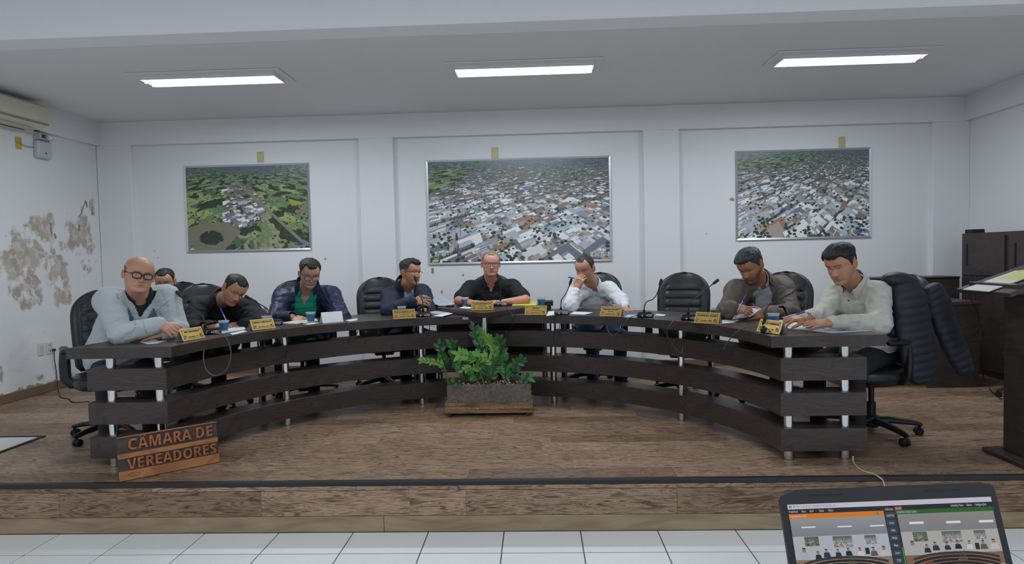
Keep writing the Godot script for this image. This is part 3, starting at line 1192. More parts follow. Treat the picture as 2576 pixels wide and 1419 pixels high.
# ---------- distance fields: rounded bones joined smoothly, meshed as surface nets ----------
class Field:
	var o: Vector3
	var h: float
	var nx: int
	var ny: int
	var nz: int
	var d := PackedFloat32Array()
	func _init(lo: Vector3, hi: Vector3, cell: float) -> void:
		o = lo
		h = cell
		nx = int((hi.x - lo.x) / cell) + 2
		ny = int((hi.y - lo.y) / cell) + 2
		nz = int((hi.z - lo.z) / cell) + 2
		d.resize(nx * ny * nz)
		d.fill(1.0)
	# a tapered bone; lat and s widen it across the direction lat
	func bone(a: Vector3, b: Vector3, ra: float, rb: float, k: float, lat := Vector3.ZERO, s := 1.0) -> void:
		var rm := maxf(ra, rb) * maxf(s, 1.0) + k + h * 1.5
		var x0 := clampi(int((minf(a.x, b.x) - rm - o.x) / h), 0, nx - 1)
		var x1 := clampi(int((maxf(a.x, b.x) + rm - o.x) / h) + 1, 0, nx - 1)
		var y0 := clampi(int((minf(a.y, b.y) - rm - o.y) / h), 0, ny - 1)
		var y1 := clampi(int((maxf(a.y, b.y) + rm - o.y) / h) + 1, 0, ny - 1)
		var z0 := clampi(int((minf(a.z, b.z) - rm - o.z) / h), 0, nz - 1)
		var z1 := clampi(int((maxf(a.z, b.z) + rm - o.z) / h) + 1, 0, nz - 1)
		var bx := b.x - a.x
		var by := b.y - a.y
		var bz := b.z - a.z
		var inv := 1.0 / maxf(bx * bx + by * by + bz * bz, 1e-9)
		var dr := rb - ra
		var wide := s != 1.0
		var m := 1.0 - 1.0 / s
		var lx := lat.x
		var ly := lat.y
		var lz := lat.z
		var ik := 1.0 / maxf(k, 1e-6)
		for z in range(z0, z1 + 1):
			var pz := o.z + z * h - a.z
			for y in range(y0, y1 + 1):
				var py := o.y + y * h - a.y
				var at := (z * ny + y) * nx + x0
				var px := o.x + x0 * h - a.x
				for x in range(x0, x1 + 1):
					var t := clampf((px * bx + py * by + pz * bz) * inv, 0.0, 1.0)
					var qx := px - bx * t
					var qy := py - by * t
					var qz := pz - bz * t
					if wide:
						var l := (qx * lx + qy * ly + qz * lz) * m
						qx -= lx * l
						qy -= ly * l
						qz -= lz * l
					var e := sqrt(qx * qx + qy * qy + qz * qz) - ra - dr * t
					var c := d[at]
					var f := k - absf(c - e)
					if f > 0.0:
						d[at] = minf(c, e) - f * f * 0.25 * ik
					elif e < c:
						d[at] = e
					at += 1
					px += h
	# ripples of cloth: moves the surface by noise near it
	func ripple(f: FastNoiseLite, amp: float, sx := Vector3.ONE) -> void:
		var lim := h * 2.2 + amp
		for z in nz:
			for y in ny:
				var at := (z * ny + y) * nx
				for x in nx:
					var c := d[at]
					if c < lim and c > -lim:
						var r := f.get_noise_3d((o.x + x * h) * sx.x, (o.y + y * h) * sx.y, (o.z + z * h) * sx.z)
						d[at] = c + amp * (absf(r) * 2.0 - 0.55)
					at += 1
	# points, normals and quads of the zero surface
	func nets() -> Dictionary:
		var pts := PackedVector3Array()
		var nor := PackedVector3Array()
		var cell := PackedInt32Array()
		cell.resize(nx * ny * nz)
		cell.fill(-1)
		var list := PackedInt32Array()
		var sy := nx
		var sz := nx * ny
		for z in nz - 1:
			for y in ny - 1:
				var i := (z * ny + y) * nx
				for x in nx - 1:
					var a := d[i]
					var b := d[i + 1]
					var c := d[i + sy]
					var e := d[i + sy + 1]
					var f := d[i + sz]
					var g := d[i + sz + 1]
					var p := d[i + sz + sy]
					var q := d[i + sz + sy + 1]
					var mn := minf(minf(minf(a, b), minf(c, e)), minf(minf(f, g), minf(p, q)))
					if mn < 0.0 and maxf(maxf(maxf(a, b), maxf(c, e)), maxf(maxf(f, g), maxf(p, q))) >= 0.0:
						var sum := Vector3.ZERO
						var cnt := 0
						# edges along x, y, z of the cell
						if (a < 0) != (b < 0): sum += Vector3(a / (a - b), 0, 0); cnt += 1
						if (c < 0) != (e < 0): sum += Vector3(c / (c - e), 1, 0); cnt += 1
						if (f < 0) != (g < 0): sum += Vector3(f / (f - g), 0, 1); cnt += 1
						if (p < 0) != (q < 0): sum += Vector3(p / (p - q), 1, 1); cnt += 1
						if (a < 0) != (c < 0): sum += Vector3(0, a / (a - c), 0); cnt += 1
						if (b < 0) != (e < 0): sum += Vector3(1, b / (b - e), 0); cnt += 1
						if (f < 0) != (p < 0): sum += Vector3(0, f / (f - p), 1); cnt += 1
						if (g < 0) != (q < 0): sum += Vector3(1, g / (g - q), 1); cnt += 1
						if (a < 0) != (f < 0): sum += Vector3(0, 0, a / (a - f)); cnt += 1
						if (b < 0) != (g < 0): sum += Vector3(1, 0, b / (b - g)); cnt += 1
						if (c < 0) != (p < 0): sum += Vector3(0, 1, c / (c - p)); cnt += 1
						if (e < 0) != (q < 0): sum += Vector3(1, 1, e / (e - q)); cnt += 1
						cell[i] = pts.size()
						list.append(i)
						pts.append(o + (Vector3(x, y, z) + sum / cnt) * h)
						nor.append(Vector3(b + e + g + q - a - c - f - p, c + e + p + q - a - b - f - g, f + g + p + q - a - b - c - e).normalized())
					i += 1
		var quads := PackedInt32Array()
		for i in list:
			var a := d[i]
			var in0 := a < 0
			# edge along x, then y, then z, from the cell's low corner
			if in0 != (d[i + 1] < 0) and cell[i - sy] >= 0 and cell[i - sz] >= 0 and cell[i - sy - sz] >= 0:
				if not in0:
					quads.append_array([cell[i], cell[i - sz], cell[i - sy - sz], cell[i - sy]])
				else:
					quads.append_array([cell[i], cell[i - sy], cell[i - sy - sz], cell[i - sz]])
			if in0 != (d[i + sy] < 0) and cell[i - 1] >= 0 and cell[i - sz] >= 0 and cell[i - 1 - sz] >= 0:
				if not in0:
					quads.append_array([cell[i], cell[i - 1], cell[i - 1 - sz], cell[i - sz]])
				else:
					quads.append_array([cell[i], cell[i - sz], cell[i - 1 - sz], cell[i - 1]])
			if in0 != (d[i + sz] < 0) and cell[i - 1] >= 0 and cell[i - sy] >= 0 and cell[i - 1 - sy] >= 0:
				if not in0:
					quads.append_array([cell[i], cell[i - sy], cell[i - 1 - sy], cell[i - 1]])
				else:
					quads.append_array([cell[i], cell[i - 1], cell[i - 1 - sy], cell[i - sy]])
		return {"p": pts, "n": nor, "q": quads}

func pour(net: Dictionary, mb: MB, c: Color, tint = null) -> void:
	var f := mb.v.size()
	var p: PackedVector3Array = net.p
	var n: PackedVector3Array = net.n
	for k in p.size():
		mb.cc = c if tint == null else tint.call(p[k], n[k])
		mb.vert(p[k], n[k])
	var q: PackedInt32Array = net.q
	for k in range(0, q.size(), 4):
		mb.tri(f + q[k], f + q[k + 1], f + q[k + 2])
		mb.tri(f + q[k], f + q[k + 2], f + q[k + 3])
# the same surface shared out between layers of clothing; which(p, n) names the layer
func share_out(net: Dictionary, layers: Array, which: Callable, lift: Array, tint: Array) -> void:
	var p: PackedVector3Array = net.p
	var n: PackedVector3Array = net.n
	var own := PackedInt32Array()
	own.resize(p.size())
	for k in p.size():
		own[k] = which.call(p[k], n[k])
	var q: PackedInt32Array = net.q
	for l in layers.size():
		var mb: MB = layers[l]
		var at := {}
		for k in range(0, q.size(), 4):
			var c := 0
			for j in 4:
				if own[q[k + j]] == l:
					c += 1
			# the inner layer runs on a little under the outer one
			if c == 4 or (c >= 1 and l == 0) or (c >= 3 and l > 0):
				var id := [0, 0, 0, 0]
				for j in 4:
					var s := q[k + j]
					if not at.has(s):
						mb.cc = tint[l].call(p[s], n[s]) if tint[l] is Callable else tint[l]
						at[s] = mb.vert(p[s] + n[s] * lift[l], n[s])
					id[j] = at[s]
				mb.tri(id[0], id[1], id[2])
				mb.tri(id[0], id[2], id[3])

# ---------- heads ----------
const HY := [-.03, 0.0, .05, .10, .16, .22, .28, .36, .45, .50, .56, .65, .75, .85, .93, .975, 1.0]
const HF := [.14, .27, .345, .355, .34, .355, .35, .345, .335, .325, .35, .355, .33, .262, .165, .09, 0.0]
const HB := [.10, .02, -.06, -.13, -.21, -.27, -.315, -.37, -.415, -.435, -.455, -.47, -.465, -.41, -.29, -.17, 0.0]
const HW := [.0, .105, .165, .205, .24, .268, .288, .308, .322, .327, .333, .338, .328, .282, .198, .12, 0.0]
func bump(x: float, y: float, cx: float, cy: float, sx: float, sy: float) -> float:
	return exp(-pow((x - cx) / sx, 2) - pow((y - cy) / sy, 2))
func face_depth(x: float, y: float, k: Dictionary) -> float:
	var ax := absf(x)
	var dz := 0.0
	var nl: float = k.get("nose", 1.0)
	if y > .29 and y < .56:
		var t := clampf((.535 - y) / .17, 0, 1)
		var hgt := .012 + .112 * pow(t, 1.15)
		if y < .362:
			hgt = .124 * pow(clampf((y - .300) / .062, 0, 1), .6)
		var sx := .030 + .024 * t
		dz += nl * hgt * exp(-pow(x / sx, 2)) * smoothstep(.56, .52, y)
		dz += nl * .040 * bump(ax, y, .060, .338, .026, .026)
	dz -= .040 * bump(ax, y, .122, .497, .072, .042)
	dz += .026 * bump(ax, y, .132, .492, .046, .026)
	dz += .018 * bump(ax, y, .115, .572, .10, .028)
	dz += .016 * bump(ax, y, .20, .40, .07, .07)
	dz -= .012 * bump(ax, y, .115, .285, .03, .06)
	dz += .020 * bump(x, y, 0, .247, .075, .016) + .021 * bump(x, y, 0, .207, .065, .018)
	dz -= .020 * bump(x, y, 0, .2275, .088, .0075)
	dz += .018 * bump(x, y, 0, .07, .07, .05) - .014 * bump(x, y, 0, .165, .09, .022)
	return dz
func head_point(a: float, y: float, k: Dictionary) -> Vector3:
	var w := catmull(HY, HW, y) * float(k.get("wide", 1.0))
	var jaw: float = k.get("jaw", 0.0)
	w += jaw * bump(y, 0, .14, 0, .14, 1)
	var f := catmull(HY, HF, y)
	var b := catmull(HY, HB, y)
	var zc := b + (f - b) * .47
	var ca := cos(a)
	var sa := sin(a)
	var e := 2.0 / (2.45 if ca > 0 else 2.1)
	var x: float = w * sign(sa) * pow(absf(sa), e)
	var z: float
	if ca > 0:
		z = zc + (f - zc) * pow(ca, e)
		z += face_depth(x, y, k) * smoothstep(.0, .45, ca)
	else:
		z = zc - (zc - b) * pow(-ca, e)
	return Vector3(x, y - .5, z)
func hairline(a: float, k: Dictionary) -> float:
	var q := absf(a)
	var fr: float = k.get("front", .80)
	var tm: float = k.get("temple", .82)
	return catmull([0.0, .35, .75, 1.0, 1.22, 1.40, 1.58, 1.95, 2.1, 2.6, 3.15], [fr, fr + .01, tm, tm - .10, .60, .44, .58, .56, .36, .24, .20], q)

# H: height of the head; T: where its middle is and how it is turned
func add_head(mb: MB, hair_mb: MB, T: Transform3D, H: float, k: Dictionary) -> void:
	var nr := 76
	var nc := 96
	var skin: Color = lin(k.skin)
	var hairc: Color = lin(k.hair)
	var grey: Color = lin(k.get("grey", k.hair))
	var stub: float = k.get("stubble", 0.0)
	var stubc: Color = lin(k.get("beard", k.hair))
	var lip := skin.lerp(lin(hexc("8f4f47")), .55)
	var nz := noise(1.0, int(k.get("seed", 5)), 3)
	var ys := []
	for i in nr + 1:
		var t := float(i) / nr
		ys.append(-.03 + 1.03 * (.62 * t + .38 * (.5 - .5 * cos(PI * t))))
	var an := []
	for j in nc:
		var t := -1.0 + 2.0 * (j + .5) / nc      # -1 .. 1 round from the back
		an.append(PI * (.60 * t + .40 * t * t * t) )
	var pts := []
	var f := mb.v.size()
	for i in nr + 1:
		var row := []
		for j in nc:
			var p := head_point(an[j], ys[i], k)
			row.append(T * (p * H))
		pts.append(row)
	var rr := []
	for i in pts.size():
		rr.append(pts[i])
	mb.rows(rr, true)
	# colours of the face: lips, brows, eyes, shaven or bearded jaw
	for i in nr + 1:
		for j in nc:
			var a: float = an[j]
			var y: float = ys[i]
			var p := head_point(a, y, k)
			var c := skin
			var x := p.x
			var ax := absf(x)
			var fine := nz.get_noise_3d(p.x * 22, p.y * 22, p.z * 22)
			c = c.lerp(skin * Color(1.12, .88, .84), clampf(.22 * bump(ax, y, .19, .36, .09, .08) + .35 * bump(x, y, 0, .35, .07, .05) + fine * .12, 0, .5))
			if cos(a) > .05:
				if stub > 0:
					var m := smoothstep(.30, .24, y) * smoothstep(-.02, .02, y)
					m = maxf(m, smoothstep(.40, .30, y) * smoothstep(.17, .26, ax))
					m = maxf(m, bump(ax, y, .05, .285, .06, .02) * 1.0)
					m *= 1.0 - bump(x, y, 0, .225, .10, .028)
					c = c.lerp(stubc, clampf(stub * m * (.85 + fine * .8), 0, 1))
				if k.has("goatee"):
					var m := bump(x, y, 0, .085, .10, .075) + .8 * bump(ax, y, .06, .285, .05, .018) + .7 * bump(ax, y, .115, .20, .025, .07)
					c = c.lerp(stubc, clampf(m * float(k.goatee) * (.9 + fine), 0, 1))
				c = c.lerp(lip, clampf(bump(x, y, 0, .227, .085, .026), 0, 1) * .8)
				c = c.lerp(lin(hexc("3a201c")), bump(x, y, 0, .2275, .085, .0065) * .85)
				var by := .578 + .022 * sin(clampf((ax - .04) / .19, 0, 1) * PI)
				var bm := smoothstep(.030, .055, ax) * smoothstep(.235, .20, ax) * smoothstep(.022, .010, absf(y - by))
				c = c.lerp(lin(k.get("brow", k.hair)), bm * float(k.get("brow_w", .85)))
				# eyes
				var open: float = k.get("eyes", .6)
				var ey := .497
				var ex := (ax - .132) / .058
				if absf(ex) < 1.0:
					var half := .021 * open * (1.0 - ex * ex) + .002
					var dy := y - ey
					if absf(dy) < half:
						c = lin(hexc("cfc9c2"))
						if absf(ax - .132 + (.010 if x > 0 else -.010) * float(k.get("gaze", 0.0))) < .026:
							c = lin(hexc("2b1d16"))
					elif absf(dy - half) < .008:
						c = c.lerp(lin(hexc("33241d")), .8)
			mb.col[f + i * nc + j] = c
	# ears
	for s in [-1.0, 1.0]:
		var eb := T.basis * Basis(Vector3.UP, s * -.35) * Basis(Vector3.RIGHT, -.18)
		var ec := T * (Vector3(s * (catmull(HY, HW, .47) * float(k.get("wide", 1.0)) + .020), -.045, -.055) * H)
		mb.cc = skin * Color(1.06, .92, .9)
		mb.ball(ec, Vector3(.018, .105, .060) * H, 12, eb)
		var ring := []
		for q in 15:
			var g := -2.3 + 4.4 * q / 14.0
			ring.append(ec + eb * (Vector3(s * .014, .108 * sin(g + .5), -.062 * cos(g + .5)) * H))
		mb.tube(ring, .017 * H, 7)
	# hair: a shell that dips under the skin where there is none
	if k.get("bald", 0.0) < 1.5:
		var th: float = k.get("top", .05)
		var ts: float = k.get("sides", .022)
		var curl: float = k.get("curl", .012)
		var freq: float = k.get("curl_f", 9.0)
		var hp := []
		var cols := []
		var cen := Vector3(0, .12, -.05)
		for i in range(10, nr + 1):
			var row := []
			var y: float = ys[i]
			for j in nc:
				var a: float = an[j]
				var p := head_point(a, y, k)
				var hl := hairline(a, k)
				var rough := nz.get_noise_3d(p.x * 16.0 + 9, p.y * 5.0, p.z * 16.0) * .035
				var m := smoothstep(hl - .012 + rough, hl + .045 + rough, y)
				if k.get("bald", 0.0) > 0:
					m *= 1.0 - smoothstep(.66, .76, y + .10 * cos(a) + rough)
				var up := smoothstep(.60, .84, y)
				var t := lerpf(ts, th, up)
				t += float(k.get("quiff", 0.0)) * smoothstep(.6, 1.0, cos(a)) * smoothstep(.72, .86, y) * smoothstep(1.02, .9, y)
				var st := nz.get_noise_3d(p.x * freq * 2.6, p.y * freq * 1.3, p.z * freq * .9)
				t += curl * st * (.35 + .65 * up)
				var dirn := (p - cen).normalized()
				var q := p + dirn * (t * m - .020 * (1.0 - m))
				row.append(T * (q * H))
				var side := smoothstep(.72, .48, y) * float(k.get("grey_side", 0.0))
				cols.append(hairc.lerp(grey, clampf(side + float(k.get("grey_all", 0.0)) * (.5 + 1.6 * st), 0, 1)))
			hp.append(row)
		var hf := hair_mb.v.size()
		hair_mb.rows(hp, true)
		for q in cols.size():
			hair_mb.col[hf + q] = cols[q]

# ---------- hands ----------
# wrist, direction of the fingers, direction of the back of the hand; curl of thumb and fingers (radians)
func add_hand(mb: MB, wr: Vector3, dir: Vector3, back: Vector3, right: bool, curl: Array, skin: Color, size := 1.0, spread := .08) -> void:
	dir = dir.normalized()
	back = (back - dir * back.dot(dir)).normalized()
	var th := back.cross(dir) * (1.0 if right else -1.0)      # towards the thumb
	var fl := Field.new(wr - Vector3.ONE * .215 * size, wr + Vector3.ONE * .215 * size, .0052 * size)
	var lens := [.074, .082, .076, .058]
	var offs := [.031, .010, -.011, -.031]
	var pl := .092 * size
	var roots := []
	for k in 4:
		var r: Vector3 = wr + dir * (pl - absf(offs[k]) * .25 * size) + th * offs[k] * size
		roots.append(r)
		fl.bone(wr + th * offs[k] * .62 * size + dir * .012 * size, r, .0150 * size, .0125 * size, .012 * size)
	fl.bone(wr - dir * .035 * size, wr + dir * .02 * size, .0235 * size, .0220 * size, .015 * size, th, 1.22)
	for k in 4:
		var p: Vector3 = roots[k]
		var ang: float = 0.0
		var sp: float = (1.5 - k) * spread
		for s in 3:
			ang += float(curl[k + 1]) * [.40, .38, .30][s]
			var v: Vector3 = (dir * cos(sp) + th * sin(sp)).normalized() * cos(ang) - back * sin(ang)
			var q: Vector3 = p + v * float(lens[k]) * size * [.46, .30, .24][s]
			fl.bone(p, q, [.0098, .0088, .0080][s] * size, [.0090, .0080, .0068][s] * size, .003 * size)
			p = q
	# the thumb leaves the side of the palm near its base
	var tp: Vector3 = wr + dir * .026 * size + th * .024 * size - back * .004 * size
	var ta := .75
	var tv := (dir * cos(ta) + th * sin(ta) - back * .25).normalized()
	var t1 := tp + tv * .040 * size
	fl.bone(tp, t1, .0165 * size, .0120 * size, .012 * size)
	ta -= float(curl[0]) * .7
	tv = (dir * cos(ta) + th * sin(ta) - back * (.25 + .3 * float(curl[0]))).normalized()
	var t2 := t1 + tv * .032 * size
	fl.bone(t1, t2, .0110 * size, .0100 * size, .004 * size)
	tv = (tv + dir * .35 - th * .25 * float(curl[0])).normalized()
	fl.bone(t2, t2 + tv * .024 * size, .0098 * size, .0078 * size, .004 * size)
	var tips := lin(skin)
	var net := fl.nets()
	var wr2 := wr
	pour(net, mb, tips, func(p: Vector3, _n: Vector3) -> Color:
		var l := clampf((p.distance_to(wr2) - .12 * size) / .06, 0, 1)
		return tips.lerp(tips * Color(1.10, .86, .82), l * .6))

# ---------- collars ----------
# a turned-down collar round the neck: open at the front by `gap` radians each side
func collar(mb: MB, c: Vector3, up: Vector3, fwd: Vector3, r: float, rise: float, fall: float, flare: float, gap: float, tip: float) -> void:
	var right := up.cross(fwd).normalized()
	var outer := []
	var inner := []
	var m := 40
	for i in m + 1:
		var a := lerpf(gap, TAU - gap, float(i) / m)
		var e := fwd * cos(a) * 1.06 + right * sin(a)
		var front: float = smoothstep(.35, 1.0, cos(a))
		var back: float = smoothstep(.2, 1.0, -cos(a))
		var tp: float = smoothstep(.86, 1.0, absf(2.0 * i / m - 1.0))
		var top: Vector3 = c + e * (r * (1.0 - .06 * back)) + up * (rise * (1.0 - .55 * front) + .3 * rise * back) - up * (.020 * front)
		var band: Vector3 = c + e * (r + .002) - up * (.018 + .025 * front)
		var drop: float = fall * (1.0 + .25 * front + tip * tp)
		var low: Vector3 = c + e * (r + flare * (1.0 + .35 * front)) + up * (rise * .2 - drop) - up * (.012 * front)
		var mid: Vector3 = top.lerp(low, .5) + e * .006
		inner.append([band, band.lerp(top, .5), top, top + e * .004 + up * .001, mid, low])
	var pts := []
	for j in 6:
		var row := []
		for i in m + 1:
			row.append(inner[i][j])
		pts.append(row)
	mb.rows(pts, false)

# ---------- glasses ----------
func glasses(parent: Node3D, T: Transform3D, H: float, k: Dictionary) -> void:
	var r: float = k.get("g_r", .0024)
	var mt := M(k.g_col, .3, float(k.get("g_metal", 0.0)))
	var b := MB.new()
	var w: float = k.get("g_w", .112)
	var hh: float = k.get("g_h", .068)
	var cy: float = k.get("g_y", -.012)
	var zf := .405
	var lens := []
	for s in [-1.0, 1.0]:
		var ring := []
		for q in 25:
			var a := TAU * q / 24
			var ex: float = sign(cos(a)) * pow(absf(cos(a)), .55)
			var ey: float = sign(sin(a)) * pow(absf(sin(a)), .6)
			var x: float = s * .142 + ex * w
			var p := Vector3(x, cy + ey * hh, zf - .55 * pow(absf(x) - .03, 2.0) - .012 * ey)
			ring.append(T * (p * H))
		if not (k.get("g_half", false)):
			b.tube(ring, r, 7, false)
		else:
			b.tube(ring.slice(0, 14), r, 7, false)
		lens.append(ring.slice(0, 24))
	b.tube([T * (Vector3(-.034, cy + .02, zf) * H), T * (Vector3(0, cy + .03, zf + .01) * H), T * (Vector3(.034, cy + .02, zf) * H)], r, 7, true)
	var g := part_w(b, "glasses", mt, parent)
	for s in [-1.0, 1.0]:
		var tb := MB.new()
		tb.tube([T * (Vector3(s * (.142 + w), cy + .035, zf - .55 * pow(.112 + w, 2.0)) * H), T * (Vector3(s * (.142 + w + .035), cy + .04, .20) * H), T * (Vector3(s * .348 * float(k.get("wide", 1.0)), cy + .045, .02) * H), T * (Vector3(s * .338, cy + .02, -.10) * H)], r, 6)
		part_w(tb, "temple_arm", mt, g)
	var gl := StandardMaterial3D.new()
	gl.albedo_color = Color(.9, .94, .95, .10)
	gl.transparency = BaseMaterial3D.TRANSPARENCY_ALPHA
	gl.roughness = .03
	for ring in lens:
		var lb := MB.new()
		var c := Vector3.ZERO
		for p in ring:
			c += p / ring.size()
		var nn := (T.basis * Vector3(0, 0, 1)).normalized()
		var pts := []
		for p in ring:
			pts.append(p)
		lb.face(pts, nn)
		part_w(lb, "lens", gl, g)

# ---------- a seated man ----------
func seated(j: Dictionary, k: Dictionary) -> Node3D:
	var hip: Vector3 = j.hip
	var neck: Vector3 = j.neck
	var up := (neck - hip).normalized()
	var rt: Vector3 = j.shR - j.shL
	rt = (rt - up * rt.dot(up)).normalized()
	var fwd := up.cross(rt).normalized()
	var ff := Vector3(fwd.x, 0, fwd.z).normalized()
	var g: float = k.get("girth", 1.0)
	var node := thing("person", k.label, "person", Vector3(hip.x, 0, hip.z), "people at the council desk")
	# the head, set from the pixel of its middle
	var yaw: float = deg_to_rad(k.yaw) + atan2(CAM.x - j.head.x, CAM.z - j.head.z)
	var hb := Basis(Vector3.UP, yaw) * Basis(Vector3.RIGHT, deg_to_rad(k.pitch)) * Basis(Vector3.BACK, deg_to_rad(-k.roll))
	var H: float = k.get("H", .236)
	var T := Transform3D(hb, j.head)
	var body := MB.new()
	body.tinted = true
	var hair := MB.new()
	hair.tinted = true
	add_head(body, hair, T, H, k)
	# neck and trunk under the clothes, arms to the wrists: one figure with the head and the hands
	var lo := Vector3(1e9, 1e9, 1e9)
	var hi := -lo
	for q in [j.shR, j.shL, j.elR, j.elL, j.wrR, j.wrL, hip, neck, j.head]:
		lo = lo.min(q)
		hi = hi.max(q)
	var skin: Color = k.skin
	var bf := Field.new(lo - Vector3.ONE * .24, hi + Vector3.ONE * .2, .0165)
	var base: Vector3 = T * (Vector3(0, -.36, -.10) * H)
	bf.bone(T * (Vector3(0, -.10, -.14) * H), base, .052, .056, .02)
	bf.bone(base, neck + fwd * .005, .056 * sqrt(g), .066 * sqrt(g), .02)
	bf.bone(neck - up * .10, hip + up * .08, .075 * g, .085 * g, .04, rt, 1.45)
	for s in ["R", "L"]:
		bf.bone(neck - up * .05, j["sh" + s], .05, .05, .03)
		bf.bone(j["sh" + s], j["el" + s], .044 * g, .041, .02)
		bf.bone(j["el" + s], j["wr" + s], .036 * float(k.get("bare", 1.0)), .025, .02)
	pour(bf.nets(), body, lin(skin))
	add_hand(body, j.wrR, k.handR[0], k.handR[1], true, k.handR[2], skin, k.get("hand", 1.0), k.handR[3] if k.handR.size() > 3 else .08)
	add_hand(body, j.wrL, k.handL[0], k.handL[1], false, k.handL[2], skin, k.get("hand", 1.0), k.handL[3] if k.handL.size() > 3 else .08)
	if k.get("bald", 0.0) < 1.5:
		part_w(hair, "hair", tinted_mat(.62), node)
	if k.has("g_col"):
		glasses(node, T, H, k)
	# upper clothing
	var cell: float = k.get("cell", .0105)
	var cf := Field.new(lo - Vector3.ONE * .20, hi * Vector3(1, 0, 1) + Vector3(.2, neck.y + .09, .2), cell)
	var pad: float = k.get("pad", .012)
	var ch := neck - up * .17 + fwd * .01
	var waist := hip + up * .10 + fwd * .02
	cf.bone(ch, waist, .108 * g + pad, (.108 + .02 * float(k.get("belly", 0.0))) * g + pad, .06, rt, 1.42)
	if k.get("belly", 0.0) > 0:
		cf.bone(waist + fwd * .05 * float(k.belly) + up * .05, waist + fwd * .04 + up * .12, .10 * g + pad, .10 * g + pad, .06, rt, 1.3)
	cf.bone(waist, hip, .12 * g + pad, .12 * g + pad, .05, rt, 1.35)
	for s in ["R", "L"]:
		var sh: Vector3 = j["sh" + s]
		cf.bone(neck - up * .035 - fwd * .01, sh, .058 * sqrt(g) + pad * .5, .060 * sqrt(g) + pad, .05)
		var slv: float = k.get("sleeve", 1.0)
		var el: Vector3 = j["el" + s]
		var wr: Vector3 = j["wr" + s]
		if slv > .9:
			cf.bone(sh, el, .062 * sqrt(g) + pad, .050 + pad, .045)
			var cuff: Vector3 = el.lerp(wr, float(k.get("cuff", .96)))
			cf.bone(el, cuff, .049 + pad, .034 + pad * .8, .03)
		else:
			cf.bone(sh, sh.lerp(el, slv), .062 * sqrt(g) + pad, .060 * sqrt(g) + pad, .045)
	cf.ripple(noise(float(k.get("fold_f", 7.0)), int(k.get("seed", 3)) + 20, 2), float(k.get("fold", .007)), Vector3(1.0, 1.35, 1.0))
	if k.has("quilt"):
		# horizontal channels of a padded jacket
		for z in cf.nz:
			for y in cf.ny:
				var at: int = (z * cf.ny + y) * cf.nx
				var yy: float = cf.o.y + y * cf.h
				for x in cf.nx:
					if absf(cf.d[at]) < .03:
						cf.d[at] += .004 * (1.0 - pow(absf(sin(yy * PI / float(k.quilt))), .6))
					at += 1
	var net := cf.nets()
	var style: String = k.style
	var c1: Color = lin(k.c1)
	var vs: float = k.get("vskin", .0)
	var is_v := func(p: Vector3, n: Vector3) -> bool:
		var q := p - neck
		var dn := -q.dot(up)
		return n.dot(fwd) > -.1 and q.dot(fwd) > -.01 and dn < vs and absf(q.dot(rt) - float(k.get("vskew", 0.0))) < (vs - dn) * float(k.get("vslope", .6))
	var open_w: float = k.get("open", .09)
	var vee: float = k.get("vee", .12)
	if style == "jacket":
		# shirt in front, jacket over it
		var shirt := MB.new()
		var coat := MB.new()
		shirt.tinted = true
		coat.tinted = true
		var skew: float = k.get("skew", 0.0)
		share_out(net, [shirt, coat, body], func(p: Vector3, n: Vector3) -> int:
			if is_v.call(p, n):
				return 2
			var q := p - neck
			var lx := q.dot(rt) - skew
			var dn := -q.dot(up)
			var armd := minf(Geometry3D.get_closest_point_to_segment(p, j.elR, j.wrR).distance_to(p), Geometry3D.get_closest_point_to_segment(p, j.elL, j.wrL).distance_to(p))
			if n.dot(fwd) > .15 and q.dot(fwd) > .02 and armd > .10 and absf(lx) < open_w * (1.05 - dn * float(k.get("close", .6))) and dn > -.03 and dn < float(k.get("open_to", .6)):
				return 0
			return 1, [.0, .011, -.003], [lin(k.c2), c1, lin(skin)])
		part_w(shirt, "shirt", tinted_mat(.8), node)
		part_w(coat, "jacket", tinted_mat(float(k.get("coat_rough", .7))), node)
	elif style == "argyle":
		var top := MB.new()
		top.tinted = true
		var blue := lin(hexc("5d6884"))
		var line := lin(hexc("93a0a0"))
		var inner := MB.new()
		inner.tinted = true
		share_out(net, [inner, top], func(p: Vector3, n: Vector3) -> int:
			var q := p - neck
			var dn := -q.dot(up)
			var armd := minf(Geometry3D.get_closest_point_to_segment(p, j.elR, j.wrR).distance_to(p), Geometry3D.get_closest_point_to_segment(p, j.elL, j.wrL).distance_to(p))
			if armd > .1 and n.dot(fwd) > .1 and q.dot(fwd) > .0 and absf(q.dot(rt)) < (vee - dn) * .62 and dn < vee:
				return 0
			return 1, [.0, .007], [lin(k.c2), func(p: Vector3, n: Vector3) -> Color:
				var q := p - neck
				var x := q.dot(rt)
				var dn := -q.dot(up)
				if n.dot(fwd) > -.05 and absf(x) < .16 and q.dot(fwd) > .03:
					for cxy in [[-.078, .115], [.078, .115], [0.0, .225], [-.156, .225], [.156, .225]]:
						var e: float = absf(x - cxy[0]) / .050 + absf(dn - cxy[1]) / .074
						if e < 1.0:
							return blue
					for s in [-1.0, 1.0]:
						var l := absf(fmod(absf(x * s * 1.48 + dn - .115 + .078 * 1.48 + 1.0), .22) - .11)
						if l < .004:
							return line
				return c1])
		part_w(inner, "shirt", tinted_mat(.8), node)
		part_w(top, "sweater", tinted_mat(.9), node)
	else:
		var top := MB.new()
		top.tinted = true
		share_out(net, [top, body], func(p: Vector3, n: Vector3) -> int: return 1 if is_v.call(p, n) else 0, [.0, -.003], [c1, lin(skin)])
		part_w(top, "shirt", tinted_mat(.82), node)
	part_w(body, "body", tinted_mat(.5), node)
	# collars
	var nb: Vector3 = base.lerp(neck, .62)
	var nup: Vector3 = ((base - neck).normalized() + up * .8).normalized()
